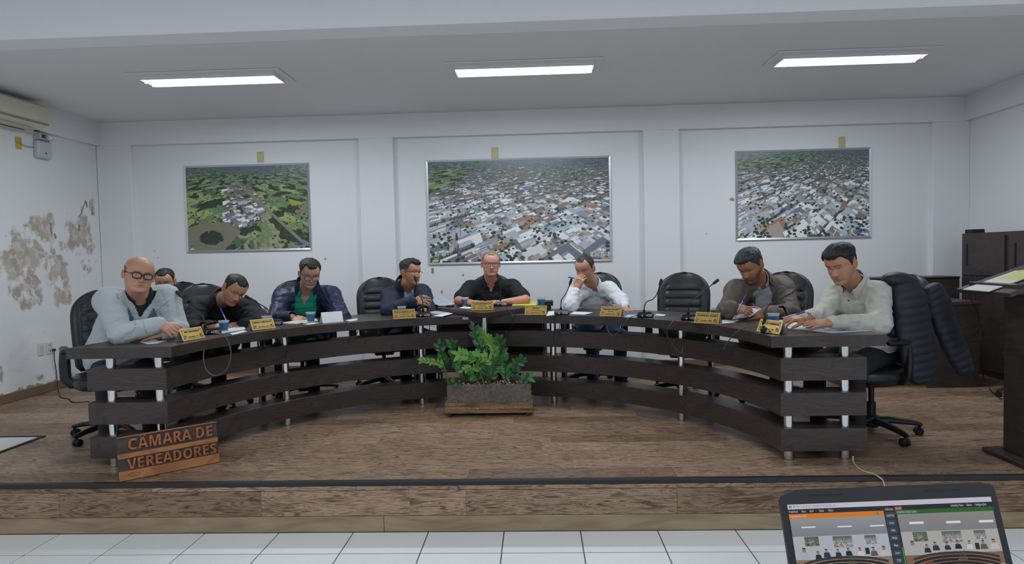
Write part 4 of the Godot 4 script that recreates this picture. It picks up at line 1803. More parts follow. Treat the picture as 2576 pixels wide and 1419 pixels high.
	var nf := (fwd - nup * fwd.dot(nup)).normalized()
	for c in k.get("collars", []):
		var cb := MB.new()
		collar(cb, nb + nup * float(c.get("lift", .0)) - nf * float(c.get("back", .0)), nup, nf, c.r, c.rise, c.fall, c.flare, c.gap, c.get("tip", .4))
		var cm: StandardMaterial3D = M(c.col, .8)
		part_w(cb, "collar", cm, node)
	# placket and buttons
	if k.has("buttons"):
		for q in k.buttons:
			var hit := surface_at(net, neck - up * float(q) + rt * float(k.get("skew", 0.0)), fwd, rt, up)
			var bt := MB.new()
			bt.tube([hit, hit + fwd * .004], .0055, 10)
			part_w(bt, "button", M(k.get("button_col", hexc("d8d4c8")), .3), node)
	# trousers and shoes
	var tf := Field.new(Vector3(hip.x - .65, -.01, hip.z - .65), Vector3(hip.x + .65, hip.y + .16, hip.z + .65), .0185)
	var tl: float = k.get("thigh", .40)
	var shoe_m := M(k.get("shoe", hexc("191716")), .4)
	for s in [-1.0, 1.0]:
		var side: Vector3 = Vector3(rt.x, 0, rt.z).normalized() * s
		var h0: Vector3 = hip + side * .09
		var kn: Vector3 = Vector3(hip.x, .50, hip.z) + ff * tl + side * float(k.get("knees", .13))
		var an: Vector3 = Vector3(kn.x, .09, kn.z) + ff * float(k.get("foot", -.04))
		tf.bone(h0, kn, .085 * g, .066, .04)
		tf.bone(kn, an, .066, .050, .03)
		tf.bone(hip + side * .02, h0, .10 * g, .10 * g, .05)
		var sb := MB.new()
		var rows := []
		for i in 13:
			var t := i / 12.0
			var w := .042 * pow(maxf(1.0 - pow(absf(t * 2 - 1), 3.2), 0), .5) * (1.0 + .12 * sin(t * 5))
			var hgt := lerpf(.085, .045, smoothstep(.2, .75, t)) * pow(maxf(1.0 - pow(absf(t * 2 - 1), 8.0), 0), .4)
			var row := []
			var c0: Vector3 = Vector3(an.x, 0, an.z) + ff * lerpf(-.085, .185, t)
			for q in 14:
				var a := TAU * q / 14
				var dy := maxf(sin(a), 0.0) * hgt + .003
				row.append(c0 - ff.cross(Vector3.UP) * cos(a) * w * (1.0 if sin(a) < .1 else .92) * 1.0 + Vector3.UP * dy)
			rows.append(row)
		sb.rows(rows, true)
		part_w(sb, "shoe", shoe_m, node)
	var tr := MB.new()
	pour(tf.nets(), tr, Color.WHITE)
	part_w(tr, "trousers", M(k.get("legs", hexc("22242a")), .85), node)
	return node

func surface_at(net: Dictionary, p: Vector3, fwd: Vector3, rt: Vector3, up: Vector3) -> Vector3:
	var best := p
	var bd := 1e9
	var pts: PackedVector3Array = net.p
	for q in pts:
		var e := q - p
		if e.dot(fwd) < 0:
			continue
		var d := pow(e.dot(rt), 2) + pow(e.dot(up), 2)
		if d < bd:
			bd = d
			best = q
	return p + fwd * (best - p).dot(fwd)
func joints(d: Dictionary) -> Dictionary:
	var j := {}
	for k in d:
		j[k] = on_z(d[k][0], d[k][1], d[k][2])
	j.hip.y = .555
	return j

func build_people() -> void:
	var flat := Vector3(0, 1, .25)
	# --- the man in the grey argyle sweater, arms folded on the desk end
	var j := joints({"head": [350, 691, -4.28], "neck": [353, 741, -4.37], "shR": [274, 757, -4.28], "shL": [418, 750, -4.50], "elR": [302, 840, -4.02], "wrR": [403, 816, -4.14], "elL": [446, 826, -4.47], "wrL": [415, 838, -4.17], "hip": [300, 900, -4.62]})
	seated(j, {"label": "bald man in glasses and a pale grey argyle sweater, arms folded on the desk", "yaw": 12, "pitch": 4, "roll": 11, "H": .240, "wide": 1.08, "jaw": .035, "skin": hexc("c08d74"), "hair": hexc("6a5f57"), "brow": hexc("54463d"), "bald": 1.0, "sides": .010, "top": .004, "curl": .006, "seed": 4, "front": .84, "temple": .80, "eyes": .5, "nose": 1.05,
		"g_col": hexc("15151a"), "g_r": .0038, "g_w": .105, "g_h": .072, "style": "argyle", "c1": hexc("b9c1c3"), "c2": hexc("17181d"), "vee": .095, "girth": 1.20, "belly": .8, "fold": .006, "cell": .0085, "legs": hexc("23252c"), "pad": .012,
		"handR": [Vector3(.75, -.25, .25), Vector3(.15, .8, .5), [.3, .55, .5, .5, .5]], "handL": [Vector3(-.85, -.16, .35), Vector3(0, 1, .3), [.2, .25, .25, .3, .3]],
		"collars": [{"r": .070, "rise": .030, "fall": .040, "flare": .020, "gap": .45, "col": hexc("17181d"), "tip": .9, "lift": -.005}]})
	place_chair(j.hip + Vector3(-.08, 0, -.04), Vector3(.62, 0, .78), "black office chair behind the man in the argyle sweater")
	# --- the man behind him at the back, reading
	j = joints({"head": [415, 708, -5.85], "neck": [432, 744, -5.98], "shR": [388, 768, -5.92], "shL": [480, 758, -6.02], "elR": [380, 835, -5.75], "wrR": [408, 812, -5.62], "elL": [490, 840, -5.85], "wrL": [440, 812, -5.65], "hip": [440, 900, -6.15]})
	seated(j, {"label": "dark-haired man in a black jacket reading at the back", "yaw": -14, "pitch": 16, "roll": -3, "H": .228, "skin": hexc("b98a72"), "hair": hexc("1d1b1a"), "grey": hexc("6b6a68"), "grey_side": .35, "seed": 12, "front": .80, "temple": .86, "top": .035, "sides": .014, "curl": .014, "eyes": .25, "stubble": .35, "beard": hexc("3a302b"),
		"style": "shirt", "c1": hexc("131416"), "girth": 1.0, "legs": hexc("1d1f24"), "cell": .013, "fold": .006, "vskin": .03,
		"handR": [Vector3(.3, .5, .5), Vector3(-.7, 0, .7), [.4, .8, .8, .8, .8]], "handL": [Vector3(-.1, .5, .5), Vector3(.7, 0, .7), [.4, .8, .8, .8, .8]],
		"collars": [{"r": .066, "rise": .030, "fall": .025, "flare": .014, "gap": .55, "col": hexc("101113")}]})
	place_chair(j.hip + Vector3(0, 0, .05), Vector3(.1, 0, 1), "black office chair behind the reading man in black")
	var sheet := MB.new()
	sheet.box(on_z(431, 778, -5.55), Vector3(.21, .297, .002), .0, Basis(Vector3.RIGHT, -.25) * Basis(Vector3.UP, .5))
	lone(sheet, "paper_sheet", M(hexc("c9cdd8"), .8), "white sheet held up by the reading man at the back", "paper", on_z(431, 778, -5.55))
	# --- the man in the black jacket, writing
	j = joints({"head": [590, 729, -5.02], "neck": [556, 756, -5.24], "shR": [500, 780, -5.18], "shL": [622, 778, -5.26], "elR": [482, 832, -4.98], "wrR": [538, 823, -4.82], "elL": [664, 815, -5.10], "wrL": [612, 817, -4.93], "hip": [540, 930, -5.52]})
	seated(j, {"label": "dark-haired man in a black jacket bent over the desk writing", "yaw": 22, "pitch": 33, "roll": 20, "H": .232, "skin": hexc("b37f62"), "hair": hexc("191716"), "grey": hexc("5a5753"), "grey_side": .15, "seed": 23, "front": .80, "temple": .87, "top": .030, "sides": .013, "curl": .010, "eyes": .15, "stubble": .38, "beard": hexc("4a3a32"),
		"style": "jacket", "c1": hexc("1b1c1f"), "c2": hexc("111214"), "girth": 1.05, "open": .07, "vskin": .02, "legs": hexc("1e2026"), "fold": .009, "coat_rough": .85,
		"handR": [Vector3(.95, .02, .30), Vector3(-.05, .8, .5), [.8, 1.3, 1.3, 1.4, 1.5]], "handL": [Vector3(-.95, -.05, .20), Vector3(0, .9, .4), [.3, .5, .55, .6, .7]],
		"collars": [{"r": .074, "rise": .040, "fall": .055, "flare": .030, "gap": .65, "col": hexc("1a1b1e"), "tip": .8, "back": .005}]})
	place_chair(j.hip + Vector3(.0, 0, .03), Vector3(.62, 0, .78), "black office chair behind the writing man in the black jacket")
	# --- the man in the navy padded jacket and green polo
	j = joints({"head": [779, 688, -5.60], "neck": [771, 730, -5.73], "shR": [716, 752, -5.70], "shL": [830, 747, -5.75], "elR": [692, 808, -5.50], "wrR": [736, 799, -5.36], "elL": [858, 800, -5.54], "wrL": [828, 806, -5.38], "hip": [770, 880, -5.98]})
	seated(j, {"label": "man in glasses with a navy padded jacket over a green polo", "yaw": 12, "pitch": 23, "roll": 4, "H": .238, "skin": hexc("bf8f79"), "hair": hexc("262320"), "grey": hexc("6d6a66"), "grey_side": .3, "seed": 31, "front": .79, "temple": .87, "top": .060, "sides": .014, "curl": .032, "curl_f": 11.0, "quiff": .03, "eyes": .2, "stubble": .3, "beard": hexc("5a4740"),
		"g_col": hexc("1a2030"), "g_r": .0022, "g_w": .112, "g_h": .078, "g_y": -.03, "style": "jacket", "c1": hexc("1c2848"), "c2": hexc("149a7c"), "girth": 1.08, "pad": .020, "open": .085, "close": .0, "skew": -.01, "vskin": .105, "vslope": .42, "quilt": .055, "legs": hexc("1c1f2c"), "fold": .007, "coat_rough": .5,
		"handR": [Vector3(.85, -.22, .45), Vector3(.0, .85, .5), [.5, .9, 1.0, 1.1, 1.2]], "handL": [Vector3(-.3, -.1, .9), Vector3(0, 1, .1), [.3, .5, .5, .6, .6]],
		"collars": [{"r": .090, "rise": .055, "fall": .035, "flare": .018, "gap": .72, "col": hexc("18223f"), "tip": .3, "back": .010}, {"r": .072, "rise": .012, "fall": .045, "flare": .022, "gap": .55, "col": hexc("17a283"), "tip": .7}]})
	place_chair(j.hip + Vector3(-.02, 0, .05), Vector3(.45, 0, .9), "black office chair behind the man in the green polo")
	# --- the man in the navy jacket and pale blue shirt, turned to speak
	j = joints({"head": [1034, 685, -5.95], "neck": [1018, 724, -6.06], "shR": [984, 749, -5.96], "shL": [1060, 740, -6.17], "elR": [981, 782, -5.74], "wrR": [1040, 758, -5.72], "elL": [1084, 785, -6.0], "wrL": [1060, 786, -5.82], "hip": [1000, 868, -6.28]})
	seated(j, {"label": "grey-haired man in glasses, a navy jacket and pale blue shirt, turned sideways", "yaw": 48, "pitch": 3, "roll": 4, "H": .236, "skin": hexc("b5805f"), "hair": hexc("2a2726"), "grey": hexc("7a7875"), "grey_side": .9, "seed": 44, "front": .78, "temple": .85, "top": .055, "sides": .020, "curl": .034, "curl_f": 12.0, "quiff": .05, "eyes": .45, "stubble": .28, "beard": hexc("7a675c"),
		"g_col": hexc("4a443c"), "g_r": .0014, "g_w": .108, "g_h": .055, "g_half": true, "g_metal": .7, "style": "jacket", "c1": hexc("1b2238"), "c2": hexc("a9c3d9"), "girth": .98, "open": .052, "close": .0, "vskin": .05, "open_to": .3, "legs": hexc("1b1d28"), "fold": .007, "pad": .016,
		"handR": [Vector3(.96, .08, .25), Vector3(-.1, .45, .85), [.8, 1.0, 1.0, 1.1, 1.2]], "handL": [Vector3(-.45, -.1, .85), Vector3(0, 1, .2), [.3, .6, .6, .7, .7]],
		"collars": [{"r": .084, "rise": .050, "fall": .035, "flare": .018, "gap": .62, "col": hexc("181e33"), "tip": .3, "back": .008}, {"r": .070, "rise": .018, "fall": .038, "flare": .018, "gap": .40, "col": hexc("b7cfe2"), "tip": .9}]})
	place_chair(j.hip + Vector3(-.13, 0, .02), Vector3(.30, 0, .95), "black office chair beside the man in the pale blue shirt")
	# --- the president in the black polo
	j = joints({"head": [1235, 664, -6.15], "neck": [1236, 708, -6.27], "shR": [1184, 727, -6.27], "shL": [1289, 724, -6.27], "elR": [1154, 757, -6.05], "wrR": [1192, 762, -5.92], "elL": [1322, 754, -6.05], "wrL": [1250, 762, -5.96], "hip": [1235, 850, -6.48]})
	seated(j, {"label": "fair-haired man in glasses and a black polo shirt at the middle table", "yaw": 5, "pitch": 2, "roll": 2, "H": .232, "wide": 1.04, "jaw": .025, "skin": hexc("c98d79"), "hair": hexc("8a7660"), "grey": hexc("9a8f80"), "grey_side": .6, "brow": hexc("9a7f68"), "seed": 55, "front": .84, "temple": .90, "top": .035, "sides": .012, "curl": .018, "eyes": .5,
		"g_col": hexc("241c1a"), "g_r": .0022, "g_w": .106, "g_h": .068, "style": "shirt", "c1": hexc("15161b"), "girth": 1.22, "belly": .8, "sleeve": .74, "vskin": .085, "vslope": .42, "bare": 1.2, "legs": hexc("1a1c22"), "fold": .006, "pad": .008, "buttons": [.10, .14], "button_col": hexc("1c1c20"),
		"handR": [Vector3(.80, .04, .55), Vector3(.0, .95, .2), [.5, .7, .8, .8, .9]], "handL": [Vector3(-.95, .0, .30), Vector3(.0, .9, .35), [.3, .35, .4, .4, .5]],
		"collars": [{"r": .072, "rise": .022, "fall": .045, "flare": .024, "gap": .50, "col": hexc("15161b"), "tip": .8}]})
	place_chair(j.hip + Vector3(0, 0, .0), Vector3(0, 0, 1), "black office chair behind the man in the black polo")
	# --- the man in the white shirt, hand at his mouth
	j = joints({"head": [1471, 676, -5.95], "neck": [1494, 720, -6.10], "shR": [1447, 742, -6.02], "shL": [1532, 730, -6.08], "elR": [1436, 768, -5.76], "wrR": [1451, 727, -5.82], "elL": [1564, 757, -5.92], "wrL": [1573, 777, -5.76], "hip": [1490, 860, -6.35]})
	seated(j, {"label": "man with a goatee in a white shirt holding a hand to his mouth", "yaw": -27, "pitch": 20, "roll": -3, "H": .236, "skin": hexc("be8a70"), "hair": hexc("2c2624"), "seed": 66, "front": .83, "temple": .90, "top": .016, "sides": .008, "curl": .004, "eyes": .2, "goatee": .9, "stubble": .18, "beard": hexc("2b211d"),
		"style": "shirt", "c1": hexc("d9dce0"), "girth": 1.04, "vskin": .03, "legs": hexc("27406e"), "fold": .009, "pad": .012, "buttons": [.09, .17, .25], "cuff": .80,
		"handR": [Vector3(.32, .9, .12), Vector3(-.55, .1, .85), [.9, 1.5, 1.5, 1.5, 1.5]], "handL": [Vector3(.62, -.36, .65), Vector3(.2, .9, .3), [.2, .25, .25, .25, .3]],
		"collars": [{"r": .070, "rise": .024, "fall": .042, "flare": .020, "gap": .30, "col": hexc("dfe2e5"), "tip": .8}]})
	place_chair(j.hip + Vector3(.02, 0, .0), Vector3(-.3, 0, .95), "black office chair behind the man in the white shirt")
	var watch := MB.new()
	var wp: Vector3 = j.wrL + (j.elL - j.wrL).normalized() * .012
	var wd: Vector3 = (j.elL - j.wrL).normalized()
	var ring := []
	for q in 19:
		var a := TAU * q / 18
		var s1 := wd.cross(Vector3.UP).normalized()
		var s2 := wd.cross(s1)
		ring.append(wp + s1 * cos(a) * .032 + s2 * sin(a) * .027)
	watch.tube(ring, .005, 6, false, 2.0)
	lone(watch, "wristwatch", M(hexc("3c4a4c"), .3, .5), "dark wristwatch on the wrist of the man in the white shirt", "watch", wp)
	# --- the man in the brown jacket
	j = joints({"head": [1886, 668, -4.98], "neck": [1909, 714, -5.12], "shR": [1856, 735, -5.06], "shL": [1965, 726, -5.14], "elR": [1832, 784, -4.88], "wrR": [1838, 776, -4.70], "elL": [1985, 790, -4.94], "wrL": [1928, 791, -4.76], "hip": [1925, 890, -5.45]})
	seated(j, {"label": "bearded man in a brown jacket over a grey jersey looking down", "yaw": -30, "pitch": 36, "roll": -6, "H": .245, "wide": 1.02, "skin": hexc("ab7557"), "hair": hexc("1b1c1e"), "grey": hexc("7d8185"), "grey_all": .22, "grey_side": .1, "seed": 77, "front": .77, "temple": .80, "top": .055, "sides": .026, "curl": .022, "curl_f": 10, "quiff": .02, "eyes": .15, "stubble": .8, "beard": hexc("4d4641"),
		"style": "jacket", "c1": hexc("5f564f"), "c2": hexc("a9adb0"), "girth": 1.12, "open": .072, "close": -.3, "skew": .03, "legs": hexc("22252c"), "fold": .008, "pad": .018, "buttons": [.10], "vskin": .0,
		"handR": [Vector3(.9, -.06, .35), Vector3(-.1, .75, .6), [.6, .9, 1.0, 1.1, 1.2]], "handL": [Vector3(-.92, .10, .25), Vector3(.1, .5, .85), [.5, .6, .6, .65, .7], .12],
		"collars": [{"r": .090, "rise": .030, "fall": .070, "flare": .045, "gap": .70, "col": hexc("6a6058"), "tip": .7, "back": .006}, {"r": .072, "rise": .040, "fall": .02, "flare": .008, "gap": .25, "col": hexc("9a9ea3"), "tip": .2}]})
	place_chair(j.hip + Vector3(.10, 0, .0), Vector3(-.55, 0, .83), "black office chair behind the man in the brown jacket")
	# --- the man in the cream shirt
	j = joints({"head": [2114, 664, -4.25], "neck": [2152, 714, -4.40], "shR": [2106, 742, -4.48], "shL": [2208, 740, -4.26], "elR": [2066, 795, -4.30], "wrR": [2026, 801, -4.14], "elL": [2214, 815, -4.08], "wrL": [2092, 811, -4.02], "hip": [2180, 930, -4.50]})
	seated(j, {"label": "dark-haired man in a cream shirt writing by the desk end", "yaw": -30, "pitch": 24, "roll": -6, "H": .244, "skin": hexc("b58266"), "hair": hexc("1b1716"), "seed": 88, "front": .76, "temple": .79, "top": .070, "sides": .026, "curl": .022, "curl_f": 8.0, "quiff": .02, "eyes": .2, "stubble": .2, "beard": hexc("5a463c"), "nose": 1.1,
		"style": "shirt", "c1": hexc("bdbdb4"), "girth": 1.06, "vskin": .05, "legs": hexc("1c1e26"), "shoe": hexc("53332a"), "fold": .009, "pad": .014, "buttons": [.075, .16], "button_col": hexc("4a4a48"), "cuff": .94,
		"handR": [Vector3(-.96, .02, .10), Vector3(-.05, .95, .3), [.7, 1.1, 1.1, 1.2, 1.2]], "handL": [Vector3(-.97, -.05, .12), Vector3(-.03, .95, .35), [.2, .22, .22, .25, .3], .05],
		"collars": [{"r": .072, "rise": .026, "fall": .050, "flare": .024, "gap": .42, "col": hexc("c6c5bb"), "tip": .9}]})
	place_chair(Vector3(2.23, 0, -4.46), Vector3(-.97, 0, .22), "black office chair with the padded jacket hung on it")
	# the free chair
	place_chair(Vector3(1.26, 0, -5.80), Vector3(-.32, 0, .95), "empty black office chair pulled up to the desk")
# ---------- aerial photographs on the wall ----------
func fill_poly(im: Image, pts: Array, c: Color) -> void:
	var y0 := 1e9
	var y1 := -1e9
	for p in pts:
		y0 = minf(y0, p.y)
		y1 = maxf(y1, p.y)
	var a := clampi(int(round(y0)), 0, im.get_height() - 1)
	var b := clampi(int(round(y1)), 0, im.get_height() - 1)
	for y in range(a, b + 1):
		var yy := clampf(y + .001, y0, y1)
		var lo := 1e9
		var hi := -1e9
		for k in pts.size():
			var p: Vector2 = pts[k]
			var q: Vector2 = pts[(k + 1) % pts.size()]
			if (p.y <= yy) != (q.y <= yy):
				var x := p.x + (q.x - p.x) * (yy - p.y) / (q.y - p.y)
				lo = minf(lo, x)
				hi = maxf(hi, x)
		if hi >= lo:
			im.fill_rect(Rect2i(int(round(lo)), y, maxi(1, int(round(hi - lo))), 1), c)

func ground_px(g: Vector2, w: int, h: int) -> Vector2:
	return Vector2((.5 + g.x / (g.y * 1.6)) * w, ((1.0 / g.y) - 1.0 / 12.0) * 12.0 / 11.0 * h)

func town_image(w: int, h: int, sd: int, kind: int) -> Image:
	var im := Image.create(w, h, false, Image.FORMAT_RGB8)
	var cel := FastNoiseLite.new()
	cel.seed = sd
	cel.noise_type = FastNoiseLite.TYPE_CELLULAR
	cel.cellular_return_type = FastNoiseLite.RETURN_CELL_VALUE
	cel.frequency = 1.1
	cel.domain_warp_enabled = true
	cel.domain_warp_amplitude = .3
	cel.domain_warp_frequency = .8
	var tr := noise(1.3, sd + 1, 4)
	var fine := noise(9.0, sd + 2, 2)
	var field := [hexc("5f7a4e"), hexc("7c9160"), hexc("a09c7c"), hexc("527055"), hexc("a3ae6a"), hexc("6d8a62"), hexc("8d7c66"), hexc("4c6350")]
	var urban := [hexc("72746a"), hexc("6a6e64"), hexc("7f7c73"), hexc("606a5c"), hexc("766f66"), hexc("62705c"), hexc("827b70"), hexc("6c7663")]
	var th := [.35, .5, .72][kind] as float
	var ct := cos(th)
	var sn := sin(th)
	for y in h:
		var inv := (float(y) + .5) / h * 11.0 / 12.0 + 1.0 / 12.0
		var gy := 1.0 / inv
		for x in w:
			var gx := (float(x) / w - .5) * gy * 1.6
			var cv := cel.get_noise_2d(gx, gy * .9)
			var t := tr.get_noise_2d(gx * 1.4, gy * 1.4)
			var town := 1.0
			if kind == 0:
				town = smoothstep(.15, .45, noise_blob(gx, gy, kind))
			else:
				town = smoothstep(.1, .4, noise_blob(gx, gy, kind))
			var i := int(clampf((cv * .5 + .5) * 8.0, 0, 7))
			var c: Color = (field[i] as Color).lerp(urban[i], town)
			var f := fine.get_noise_2d(gx * 1.5, gy * 1.5)
			if t > .12 + .16 * town:
				c = hexc("263423").lerp(hexc("34482c"), clampf(.5 + f * 1.5, 0, 1))
			else:
				c = c * (1.0 + f * .16)
			if town > .4:
				var rx := gx * ct + gy * sn
				var ry := -gx * sn + gy * ct
				if absf(fmod(absf(rx), .52) - .26) > .235 or absf(fmod(absf(ry), .62) - .31) > .287:
					c = hexc("86807a")
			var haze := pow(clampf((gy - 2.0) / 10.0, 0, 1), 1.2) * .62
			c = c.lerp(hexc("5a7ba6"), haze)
			im.set_pixel(x, y, c)
	var r := RandomNumberGenerator.new()
	r.seed = sd * 31 + 5
	var roofs := [hexc("dfe2e6"), hexc("b9bec4"), hexc("a3a8af"), hexc("f0f1f2"), hexc("b3a497"), hexc("a07f6f"), hexc("93a0ad"), hexc("f4f5f6"), hexc("747c89"), hexc("b5c2d2")]
	var list := []
	for k in [1500, 3600, 3400][kind]:
		var inv := r.randf_range(1.0 / 11.6, 1.0)
		list.append(Vector2(r.randf_range(-.8, .8) / inv, 1.0 / inv))
	list.sort_custom(func(a, b): return a.y > b.y)
	for g in list:
		var blob := noise_blob(g.x, g.y, kind)
		if blob < r.randf_range(.15, .5):
			continue
		var rx: float = g.x * ct + g.y * sn
		var ry: float = -g.x * sn + g.y * ct
		if absf(fmod(absf(rx), .52) - .26) > .215 or absf(fmod(absf(ry), .62) - .31) > .267:
			continue
		var s := r.randf_range(.020, .042) * (2.3 if r.randf() < .07 else 1.0)
		var l := s * r.randf_range(1.0, 2.0)
		var e1 := Vector2(ct, sn) * l
		var e2 := Vector2(-sn, ct) * s
		var pts := []
		for q in [[-1, -1], [1, -1], [1, 1], [-1, 1]]:
			pts.append(ground_px(g + e1 * q[0] + e2 * q[1], w, h))
		var lift: float = h * .020 / g.y * r.randf_range(.6, 1.6)
		var low := []
		var top := []
		for p in pts:
			low.append(p + Vector2(lift * .5, lift * .3))
			top.append(p - Vector2(0, lift))
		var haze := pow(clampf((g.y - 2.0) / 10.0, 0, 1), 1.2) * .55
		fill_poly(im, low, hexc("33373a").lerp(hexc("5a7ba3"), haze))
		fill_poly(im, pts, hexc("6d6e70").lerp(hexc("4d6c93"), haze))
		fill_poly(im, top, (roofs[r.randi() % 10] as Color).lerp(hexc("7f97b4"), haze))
	# trees standing among the houses
	for k in [500, 900, 900][kind]:
		var inv := r.randf_range(1.0 / 10.0, 1.0)
		var g := Vector2(r.randf_range(-.8, .8) / inv, 1.0 / inv)
		if tr.get_noise_2d(g.x * 1.4 + 5, g.y * 1.4) < -.05:
			continue
		var p := ground_px(g, w, h)
		var q := h * .018 / g.y * r.randf_range(.6, 1.5)
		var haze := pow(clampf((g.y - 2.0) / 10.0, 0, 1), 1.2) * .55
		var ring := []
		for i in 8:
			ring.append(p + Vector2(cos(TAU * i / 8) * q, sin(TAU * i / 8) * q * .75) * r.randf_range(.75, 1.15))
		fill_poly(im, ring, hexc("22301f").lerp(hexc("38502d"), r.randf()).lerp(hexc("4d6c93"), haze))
	if kind == 0:
		# the bare field with its round wood
		var bare := []
		for p in [[0, .72], [.12, .67], [.34, .66], [.44, .78], [.36, .9], [.30, 1.0], [0, 1.0]]:
			bare.append(Vector2(p[0] * w, p[1] * h))
		fill_poly(im, bare, hexc("83806c"))
		for k in 160:
			var a := r.randf() * TAU
			var d := sqrt(r.randf())
			var p := Vector2(.20 * w + cos(a) * d * .088 * w, .845 * h + sin(a) * d * .072 * h)
			var ring := []
			for i in 8:
				ring.append(p + Vector2(cos(TAU * i / 8), sin(TAU * i / 8)) * r.randf_range(.010, .018) * w)
			fill_poly(im, ring, hexc("1f2c22").lerp(hexc("33452f"), r.randf()))
		fill_poly(im, [Vector2(.83 * w, .40 * h), Vector2(.97 * w, .46 * h), Vector2(.86 * w, .49 * h)], hexc("a3a445"))
		fill_poly(im, [Vector2(.36 * w, .12 * h), Vector2(.385 * w, .12 * h), Vector2(.99 * w, .96 * h), Vector2(.95 * w, .96 * h)], hexc("8b857b"))
	# the small flag in the corner
	im.fill_rect(Rect2i(int(.02 * w), int(.935 * h), int(.03 * w), int(.03 * h)), hexc("2f6b35"))
	fill_poly(im, [Vector2(.022 * w, .95 * h), Vector2(.035 * w, .938 * h), Vector2(.048 * w, .95 * h), Vector2(.035 * w, .962 * h)], hexc("c9c44d"))
	im.fill_rect(Rect2i(int(.031 * w), int(.944 * h), int(.008 * w), int(.012 * h)), hexc("2a3a5c"))
	im.fill_rect(Rect2i(int(.02 * w), int(.967 * h), int(.03 * w), int(.02 * h)), hexc("cfd6cf"))
	return im

var towns := []
func noise_blob(gx: float, gy: float, kind: int) -> float:
	if kind == 0:
		# a town far off and a village in the middle
		var far := smoothstep(4.5, 7.5, gy) * smoothstep(4.0, 1.0, absf(gx - .3))
		var mid := exp(-pow((gx + .1) / .42, 2) - pow((gy - 2.0) / .55, 2)) * 1.3
		var mid2 := exp(-pow((gx + .35) / .5, 2) - pow((gy - 3.0) / .5, 2))
		return maxf(maxf(far, mid), maxf(mid2, .12))
	if kind == 1:
		return clampf(1.0 - smoothstep(.0, 1.2, -gx - .5 + (gy - 4.0) * -.12 - .9) - smoothstep(9.0, 11.5, gy) * .7, 0, 1) * (1.0 - .9 * smoothstep(.5, 1.6, -gx - 1.1) * smoothstep(2.6, 4.0, gy))
	return clampf(1.0 - .95 * smoothstep(.0, 1.0, -gx - .35 + (gy - 3.6) * .65) * smoothstep(3.0, 4.0, gy), 0, 1)

func picture(tl: Vector2, br: Vector2, kind: int, sd: int, label: String) -> void:
	var z := BACK - .06
	var a := on_z(tl.x, tl.y, z + .02)
	var b := on_z(br.x, br.y, z + .02)
	var c := Vector3((a.x + b.x) * .5, b.y, z)
	var w := b.x - a.x
	var h := a.y - b.y
	var t := thing("framed_picture", label, "picture", c, "aerial pictures on the back wall")
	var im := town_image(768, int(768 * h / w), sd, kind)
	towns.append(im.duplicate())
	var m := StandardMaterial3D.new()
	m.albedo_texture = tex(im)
	m.roughness = .28
	m.metallic_specular = .6
	var f := .020
	var pm := MB.new()
	pm.face([Vector3(-w / 2 + f * .6, f * .6, .012), Vector3(w / 2 - f * .6, f * .6, .012), Vector3(w / 2 - f * .6, h - f * .6, .012), Vector3(-w / 2 + f * .6, h - f * .6, .012)], Vector3(0, 0, 1), [Vector2(0, 1), Vector2(1, 1), Vector2(1, 0), Vector2(0, 0)])
	part(pm, "print", m, t)
	var bk := MB.new()
	bk.box(Vector3(0, h / 2, .005), Vector3(w - .01, h - .01, .010))
	part(bk, "backing", M(hexc("8a7a66"), .8), t)
	var al := M(hexc("b9bcc0"), .35, .85)
	for e in 4:
		var p := [Vector3(-w / 2, 0, 0), Vector3(w / 2, 0, 0), Vector3(w / 2, h, 0), Vector3(-w / 2, h, 0)]
		var q := [Vector3(-w / 2 + f, f, 0), Vector3(w / 2 - f, f, 0), Vector3(w / 2 - f, h - f, 0), Vector3(-w / 2 + f, h - f, 0)]
		var o0: Vector3 = p[e]
		var o1: Vector3 = p[(e + 1) % 4]
		var i0: Vector3 = q[e]
		var i1: Vector3 = q[(e + 1) % 4]
		var fr := MB.new()
		var up := Vector3(0, 0, .022)
		var lo := Vector3(0, 0, .016)
		fr.quad(o0 + up, o1 + up, i1 + lo, i0 + lo)
		fr.quad(o0, o1, o1 + up, o0 + up)
		fr.quad(i1, i0, i0 + lo, i1 + lo)
		part(fr, "frame_bar", al, t)
	if kind == 1:
		lettering("Maio 2018", .052, Vector3(w / 2 - .135, .075, .0155), Vector3.RIGHT, Vector3.UP, M(hexc("e8eaec"), .5), t, "caption", .001, true, .205)
	else:
		lettering("FEVEREIRO 2017", .040, Vector3(w / 2 - .115, .065, .0150), Vector3.RIGHT, Vector3.UP, M(hexc("e8eaf0"), .5), t, "caption_outline", .001, true, .168)
		lettering("FEVEREIRO 2017", .036, Vector3(w / 2 - .115, .066, .0160), Vector3.RIGHT, Vector3.UP, M(hexc("3a3f9a"), .5), t, "caption", .001, true, .162)

func build_pictures() -> void:
	picture(Vector2(461, 418), Vector2(783, 628), 0, 11, "framed aerial picture of green fields, woods and a far town")
	picture(Vector2(1071, 404), Vector2(1540, 656), 1, 22, "largest framed aerial picture, a dense town with a park")
	picture(Vector2(1851, 380), Vector2(2192, 597), 2, 33, "framed aerial picture of a white-roofed town grid")

